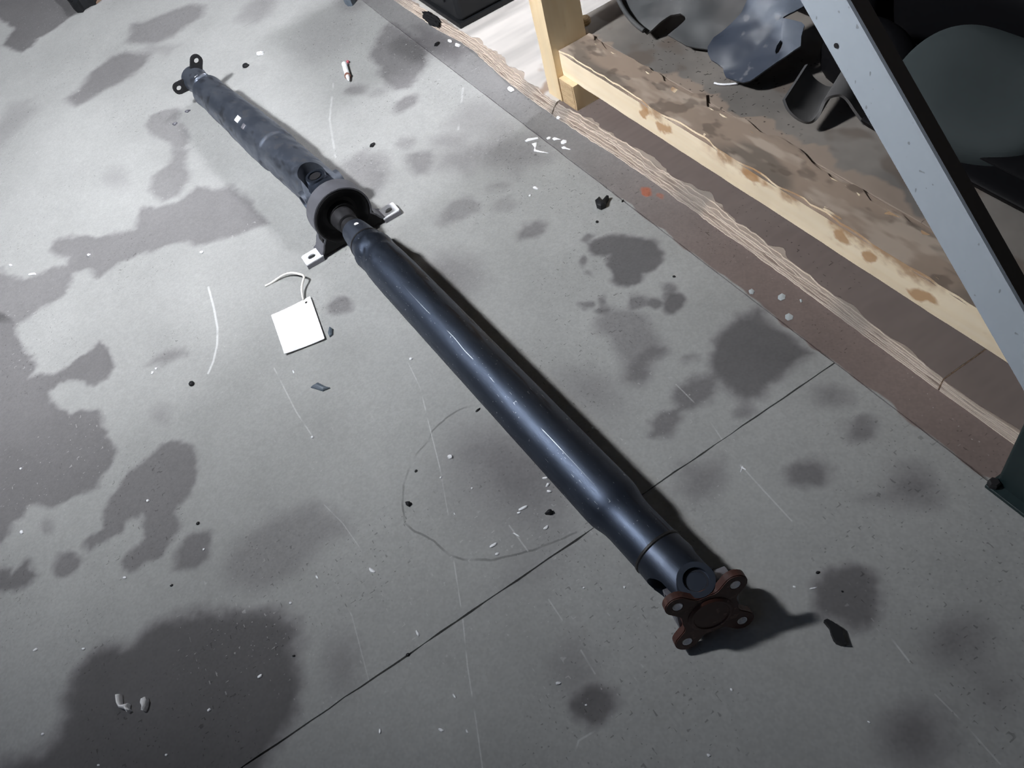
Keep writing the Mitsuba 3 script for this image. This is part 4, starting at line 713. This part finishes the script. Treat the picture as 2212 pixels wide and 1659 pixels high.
for i, t in enumerate(['grey dried splash at the edge of the brown stripe, leftmost of four', 'largest grey dried splash near the torn plywood edge', 'lowest grey dried splash on the brown stripe', 'smallest grey dried splash near the plywood edge']):
    flat('dried_splash', N['splat%d' % (i + 1)], 0.0006, 'clear_glue', t, 'splash', 0.0012)
flat('metal_sliver', N['sliv1'], 0.003, 'grey_steel', 'small metal sliver in the shadow below the three-arm flange, upper one', 'sliver', 0.002)
flat('metal_sliver', N['sliv2'], 0.003, 'grey_steel', 'small metal sliver below the three-arm flange, lower left one', 'sliver', 0.002)
flat('rubber_lump', N['lumpTL'], 0.03, 'black_plastic', 'black rubber lump in the far corner of the floor', 'rubber piece', 0.012)
flat('rubber_lump', N['lumpT'], 0.015, 'slate_plastic', 'dark grey lump on the floor at the far edge', 'rubber piece', 0.01)
flat('cardboard_scrap', N['brownTL'], 0.004, 'brown_card', 'brown cardboard scrap behind the rubber lump in the far corner', 'cardboard', 0.003)
# wall plug
pa, pb_ = np.array(N['plug'][:2]).mean(0), np.array(N['plug'][2:]).mean(0)
wp = thing('wall_plug', 'small white ribbed wall plug with a brown collar lying on the floor', 'wall plug')
L_ = np.linalg.norm(pb_ - pa); ux = np.array([*(pb_ - pa) / L_, 0]); uy = np.cross([0, 0, 1], ux)
pr_ = [(0, .001), (0.001, .0058), (0.004, .0062), (0.008, .0048)]
z_ = 0.010
while z_ < L_ * 0.68: pr_ += [(z_, .0036), (z_ + .0016, .0056), (z_ + .0030, .0056)]; z_ += 0.0052
pr_ += [(L_ * 0.70, .0042)]
def lay(m, r=0.006): return place(m, [pa[0], pa[1], r], uy * -1 if np.linalg.det(np.stack([uy * -1, [0, 0, 1], ux], 1)) > 0 else uy, [0, 0, 1], ux)
obj('sleeve', lay(lathe(pr_, 20)), 'white_plastic', wp)
obj('collar', lay(lathe([(L_ * .70, .004), (L_ * .70, .0066), (L_ * .76, .0066), (L_ * .76, .004)], 20)), 'brown_plastic', wp, label='brown collar')
obj('tip', lay(lathe([(L_ * .76, .0045), (L_ * .9, .0035), (L_, .0012)], 16)), 'white_plastic', wp)
rd = trimesh.creation.icosphere(2, 0.0035); rd.apply_translation([pa[0] + 0.010, pa[1] + 0.006, 0.0033])
single('red_bead', rd, 'red_plastic', 'tiny red plastic bead at the head of the wall plug', 'bead', smooth=True)

# ---- things on the plywood deck ------------------------------------------------------------------
cr = thing('plastic_crate', 'black plastic crate standing on the pale plywood at the far edge', 'crate')
def crate():
    ml = m3.Manifold
    o = manif(rbox(0.34, 0.40, 0.34, 0.012, 4)) - manif(rbox(0.318, 0.378, 0.34, 0.01, 4)).translate([0, 0, 0.012])
    return mf(o)
cm = crate(); cm.apply_translation([0.575 + 0.17, 1.535 + 0.20, DZ + 0.17 + 0.006]); obj('shell', cm, 'black_plastic', cr, smooth=35)
rim_ = extrude(sbox(-0.178, -0.208, 0.178, 0.208).buffer(0.004).difference(sbox(-0.158, -0.188, 0.158, 0.188)), 0.022); rim_.apply_translation([0.745, 1.735, DZ + 0.31]); obj('rim', rim_, 'black_plastic', cr)
sk = extrude(sbox(-0.172, -0.202, 0.172, 0.202).buffer(0.003), 0.010); sk.apply_translation([0.745, 1.735, DZ + 0.0002]); obj('foot_frame', sk, 'black_plastic', cr)
for i in range(4):
    b = rbox(0.006, 0.012, 0.26, 0.002); b.apply_translation([0.573, 1.59 + 0.09 * i, DZ + 0.17]); obj('rib', b, 'black_plastic', cr, smooth=30)
pts = np.array(N['rub']); pc = pts.mean(0)
rbm = trimesh.creation.icosphere(3, 1.0); vv = rbm.vertices * (1 + (meshkit.fbm(rbm.vertices * 2.4, 3)[:, None] - .5) * 1.1)
rbm.vertices = vv * [0.010, 0.036, 0.011] + [0.552, 1.640, 0.0]; rbm.vertices[:, 2] += -rbm.vertices[:, 2].min() + 0.0005
single('rubber_scrap', rbm, 'rubber', 'torn black rubber scrap hanging at the plywood edge in front of the crate', 'rubber piece', smooth=40)
kn = lathe([(0, .011), (0.006, .0115), (0.010, .009), (0.0115, .004)], 20); kn.apply_translation([DATA['knot'][0], DATA['knot'][1], RD])
single('wood_knot', kn, 'pine_end_grain', 'loose brown wood knot on the deck board behind the post', 'wood knot', smooth=40)
# curved underbody parts
def sheet3d(outline, nrm, th, bulge, seed, hole=None, sz=0.012):
    P3 = np.array(outline, float); n = np.array(nrm, float); n /= np.linalg.norm(n)
    u = np.cross([0, 0, 1], n); u /= np.linalg.norm(u); w = np.cross(n, u); o = P3.mean(0)
    poly = Polygon(np.stack([(P3 - o) @ u, (P3 - o) @ w], -1)).buffer(0)
    if hole is not None:
        h3 = np.array(hole, float); poly = poly.difference(Polygon(np.stack([(h3 - o) @ u, (h3 - o) @ w], -1)))
    m = trimesh.creation.extrude_polygon(poly, th, engine='earcut').subdivide_to_size(sz)
    m.vertices = bulge(m.vertices, seed)
    return place(m, o, u, w, n)
def soft_bulge(v, seed):
    v = v.copy(); q = v[:, :2]
    v[:, 2] += (meshkit.fbm(np.stack([q[:, 0] * 9, q[:, 1] * 9, q[:, 0] * 0 + seed], -1), 3) - .5) * 0.045
    return v
ut = thing('undertray_panel', 'dull grey plastic undertray with a rounded notch, left of the blue-grey liner', 'car part')
pa_, na_ = DATA['panelA']
obj('panel', sheet3d(pa_, na_, 0.004, soft_bulge, 3), 'grey_undertray', ut, smooth=40)
lp = np.array(pa_[0:4]); obj('edge_rib', tube(spline(lp + np.array(na_) * 0.006, 24), 0.004, 8), 'grey_undertray', ut, smooth=True)
al = thing('wheel_arch_liner', 'blue-grey plastic wheel arch liner with a dark lobe and a bolt hole', 'car part')
pb2, nb2 = DATA['panelB']
def lobe(v, seed):
    v = v.copy(); q = v[:, :2]
    v[:, 2] += 0.020 * np.sin(q[:, 0] * 38 + 0.6) * 0.5 + (meshkit.fbm(np.stack([q[:, 0] * 14, q[:, 1] * 14, q[:, 0] * 0 + seed], -1), 3) - .5) * 0.030
    return v
obj('panel', sheet3d(pb2, nb2, 0.004, lobe, 5, DATA['holeB'], 0.008), 'grey_arch_liner', al, smooth=40)
h3 = np.array(DATA['holeB']); hc = h3.mean(0)
obj('hole_collar', tube(spline(np.vstack([(h3 - hc) * 1.35 + hc + np.array(nb2) * 0.004]), 40, True), 0.0028, 8), 'grey_arch_liner', al, smooth=True)
single('plastic_sliver', tube(spline(DATA['sliver'], 14), 0.0016, 6), 'white_plastic', 'thin white plastic sliver on the deck under the blue-grey liner', 'sliver', smooth=True)
rim3, nr3 = np.array(DATA['rim'][0]), np.array(DATA['rim'][1])
rs = spline(rim3, 70); back = np.array([0.90, 0.42, 0.05]); back /= np.linalg.norm(back)
def ribbon(line, dirs, th):
    V, F_ = [], []; n = len(line); mct = len(dirs)
    t = np.gradient(line, axis=0); nn = np.cross(t, dirs[-1] - dirs[0]); nn /= np.linalg.norm(nn, axis=1, keepdims=True)
    for side in (0, 1):
        for dd in dirs: V.append(line + dd + nn * th * side)
    V = np.vstack(V); g = lambda s, i, j: (s * mct + i) * n + j
    for s in (0, 1):
        for i in range(mct - 1):
            for j in range(n - 1):
                a, b, c, d2 = g(s, i, j), g(s, i, j + 1), g(s, i + 1, j + 1), g(s, i + 1, j)
                F_ += [[a, b, c], [a, c, d2]] if s else [[a, c, b], [a, d2, c]]
    for j in range(n - 1):
        for i in (0, mct - 1): 
            a, b, c, d2 = g(0, i, j), g(0, i, j + 1), g(1, i, j + 1), g(1, i, j); F_ += [[a, b, c], [a, c, d2]] if i == 0 else [[a, c, b], [a, d2, c]]
    for i in range(mct - 1):
        for j in (0, n - 1):
            a, b, c, d2 = g(0, i, j), g(0, i + 1, j), g(1, i + 1, j), g(1, i, j); F_ += [[a, c, b], [a, d2, c]] if j == 0 else [[a, b, c], [a, c, d2]]
    return trimesh.Trimesh(V, np.array(F_), process=False)
single('corrugated_duct', ribbon(rs, [back * s for s in np.linspace(0, 0.075, 6)], 0.004), 'grey_undertray', 'dark corrugated plastic duct with a scalloped lip on the deck', 'car part', smooth=40)
# tank seen past the brace
tk = trimesh.creation.icosphere(4, 1.0); v = tk.vertices; v = np.sign(v) * np.abs(v) ** 0.72; v /= np.abs(v).max(0)
v = v * [0.085, 0.105, 0.040]; v[:, 2] += 0.010 * np.sin(v[:, 1] * 30); tk.vertices = v
tk.apply_transform(trimesh.transformations.rotation_matrix(math.radians(14), [0, 0, 1])); tk.apply_transform(trimesh.transformations.rotation_matrix(math.radians(-16), [0, 1, 0])); tk.apply_translation(DATA['tank'])
single('plastic_tank', tk, 'tank_plastic', 'rounded dark grey-green plastic tank right of the pale blue brace', 'tank', smooth=True)
pc_ = rbox(0.020, 0.016, 0.014, 0.003); pc_.apply_translation([0.800, 0.452, RD + 0.007])
# added black bumper shells: block the ceiling lamp, fill the dark background
def bumper(x0, y0, y1, z0, h, depth, seed):
    prof_ = [(0.0, 0.0), (-0.012, 0.15), (-0.02, 0.35), (-0.012, 0.5), (0.006, 0.56), (0.012, 0.62), (0.0, 0.70), (0.02, 0.88), (0.10, 1.0), (0.2, 1.0)]
    ys = np.linspace(y0, y1, 40); line = spline([(x, 0, z) for x, z in prof_], 36)
    V = []
    for y in ys:
        t = (y - y0) / (y1 - y0); cur = depth * (2 * t - 1) ** 4
        V.append(np.stack([x0 + line[:, 0] + cur, np.full(36, y), z0 + line[:, 2] * h], -1))
    V = np.array(V); n, c = V.shape[:2]
    th = np.array([0.005, 0, 0.0]); VV = np.vstack([V.reshape(-1, 3), (V + th).reshape(-1, 3)]); F_ = []
    for i in range(n - 1):
        for j in range(c - 1):
            a, b, cc_, d2 = i * c + j, (i + 1) * c + j, (i + 1) * c + j + 1, i * c + j + 1
            F_ += [[a, cc_, b], [a, d2, cc_]]; o2 = n * c; F_ += [[a + o2, b + o2, cc_ + o2], [a + o2, cc_ + o2, d2 + o2]]
    o2 = n * c
    for i in range(n - 1):
        for j in (0, c - 1):
            a, b = i * c + j, (i + 1) * c + j; F_ += [[a, b, b + o2], [a, b + o2, a + o2]] if j == 0 else [[a, b + o2, b], [a, a + o2, b + o2]]
    for j in range(c - 1):
        for i in (0, n - 1):
            a, b = i * c + j, i * c + j + 1; F_ += [[a, b + o2, b], [a, a + o2, b + o2]] if i == 0 else [[a, b, b + o2], [a, b + o2, a + o2]]
    m = trimesh.Trimesh(VV, np.array(F_), process=False); return m
bl_ = ['lowest black shell of the added light-blocking stack behind the loose parts', 'black shell in the second row of the added light-blocking stack', 'black shell in the third row of the added light-blocking stack', 'black shell in the fourth row of the added light-blocking stack', 'topmost black shell of the added light-blocking stack']
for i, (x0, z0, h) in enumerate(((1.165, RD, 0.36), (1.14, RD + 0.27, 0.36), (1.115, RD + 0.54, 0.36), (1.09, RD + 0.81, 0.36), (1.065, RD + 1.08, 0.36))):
    single('added_bumper_cover', bumper(x0, -0.75, 1.29, z0, h, 0.10, i), 'bumper_plastic', bl_[i], 'bumper', smooth=40)
tb = thing('added_tub', 'added black tub that keeps the space behind the blue-grey liner dark', 'tub')  # made-up tub, put in to turn this background black
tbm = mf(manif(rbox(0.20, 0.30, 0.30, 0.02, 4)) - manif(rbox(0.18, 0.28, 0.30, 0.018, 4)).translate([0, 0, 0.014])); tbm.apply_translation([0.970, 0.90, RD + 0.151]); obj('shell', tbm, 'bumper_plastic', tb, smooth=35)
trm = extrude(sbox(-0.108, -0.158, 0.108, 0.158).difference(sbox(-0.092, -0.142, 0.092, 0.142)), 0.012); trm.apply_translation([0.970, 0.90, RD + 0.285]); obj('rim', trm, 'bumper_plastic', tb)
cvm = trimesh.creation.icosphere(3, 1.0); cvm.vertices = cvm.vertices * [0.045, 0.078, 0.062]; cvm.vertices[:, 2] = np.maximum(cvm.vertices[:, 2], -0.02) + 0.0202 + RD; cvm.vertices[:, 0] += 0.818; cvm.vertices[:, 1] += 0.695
single('added_cover', cvm, 'bumper_plastic', 'added black dome that keeps the space behind the scalloped duct dark', 'cover', smooth=35)  # invented dome, fills the gap above the duct with black
single('added_bumper_cover', bumper(0.905, -0.6, 0.738, RD, 0.28, 0.012, 12), 'bumper_plastic', 'added low black shell hiding the lit deck behind the grey-green tank', 'bumper', smooth=40)  # added shell, covers the bright deck behind the tank with black
ld = thing('side_skirt', 'long black side skirt lying on the deck below the tank', 'car part')
obj('panel', bumper(0.728, -0.5, 0.612, RD, 0.052, 0.012, 9), 'bumper_plastic', ld, smooth=40)
bk = pc_; bk.apply_translation([0, 0, 0])
single('connector', bk, 'white_plastic', 'small pale plastic connector below the tank at the right edge', 'connector', smooth=30)

# ---- steel upright and brace of the rack ---------------------------------------------------------
up = thing('steel_upright', 'dark green steel rack upright standing on the floor at the right edge', 'rack upright')
um = mf(manif(rbox(0.065, 0.085, 1.35, 0.004)) - manif(rbox(0.057, 0.2, 1.4, 0.003)).translate([0, -0.108, 0])); um.apply_translation([0.4935 + 0.0325, 0.155, 0.677])
obj('post', um, 'dark_green_paint', up, smooth=30)
ft_ = rbox(0.095, 0.11, 0.005, 0.0015); ft_.apply_translation([0.530, 0.146, 0.0027]); obj('foot_plate', ft_, 'dark_green_paint', up, smooth=30)
for yy in (0.196, 0.105):
    bt = lathe([(0, .006), (0.006, .006), (0.0075, .0045)], 6); bt.apply_translation([0.4885, yy, 0.005]); obj('anchor_bolt', bt, 'black_steel', up)
XBR = 0.485
def BP(y, z): return np.array([XBR, y * 0.97, 0.8 + (z - 0.8) * 0.97])
b0, b1 = BP(0.234, 0.165), BP(0.506, 0.419)
bd = (b1 - b0) / np.linalg.norm(b1 - b0); bperp = np.array([0, -bd[2], bd[1]])
start, end = b0 - bd * 0.033, b0 + bd * 1.26
Lb = np.linalg.norm(end - start); W_ = 0.0445
brk = thing('steel_brace', 'pale blue painted diagonal steel angle brace in front of the wooden beam', 'rack brace')
ang_poly = sbox(0, 0, W_, 0.0035)
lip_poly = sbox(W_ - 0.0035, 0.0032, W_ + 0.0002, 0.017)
am_ = chamfer_extrude(ang_poly, Lb, 0.0008)
Mb = np.stack([bperp, [1, 0, 0], bd], 1)
bmesh = place(am_, start, bperp, [1, 0, 0], bd)
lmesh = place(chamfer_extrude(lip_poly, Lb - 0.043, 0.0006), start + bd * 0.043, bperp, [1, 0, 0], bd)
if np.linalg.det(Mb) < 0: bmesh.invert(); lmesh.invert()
obj('flange', lmesh, 'dark_edge', brk, label='dark return flange')  # return flange has one near-black colour, unlike the pale face
obj('angle', bmesh, 'pale_blue_paint', brk, smooth=30)
for s in (0.03, 0.155 + 0.30):
    bt = lathe([(0, .0055), (0.0015, .0055), (0.0022, .0035)], 12)
    c_ = start + bd * s + bperp * W_ * (0.5 if s < .1 else 0.35)
    if False: obj('bolt', place(bt, c_ + [-0.0005, 0, 0], [0, 0, 1], [0, 1, 0], [-1, 0, 0]), 'black_steel', brk)
def xbolt(c, x0, x1, r):
    b = lathe([(0, r), (0.004, r), (0.0041, r * .6), (x1 - x0, r * .6)], 14)
    obj('bolt', place(b, [x0, c[1], c[2]], [0, 1, 0], [0, 0, 1], [1, 0, 0]), 'black_steel', brk)
xbolt(start + bd * 0.010 + bperp * 0.030, XBR - 0.004, 0.4940, 0.006)
xbolt(b0 + bd * 1.235 + bperp * 0.022, XBR - 0.004, 0.5650, 0.007)
hl = lathe([(0, .0022), (0.0008, .0022)], 12)
obj('bolt_hole', place(hl, BP(0.461, 0.392) - np.array([0.0004, 0, 0]), [0, 0, 1], [0, 1, 0], [-1, 0, 0]), 'black_steel', brk)
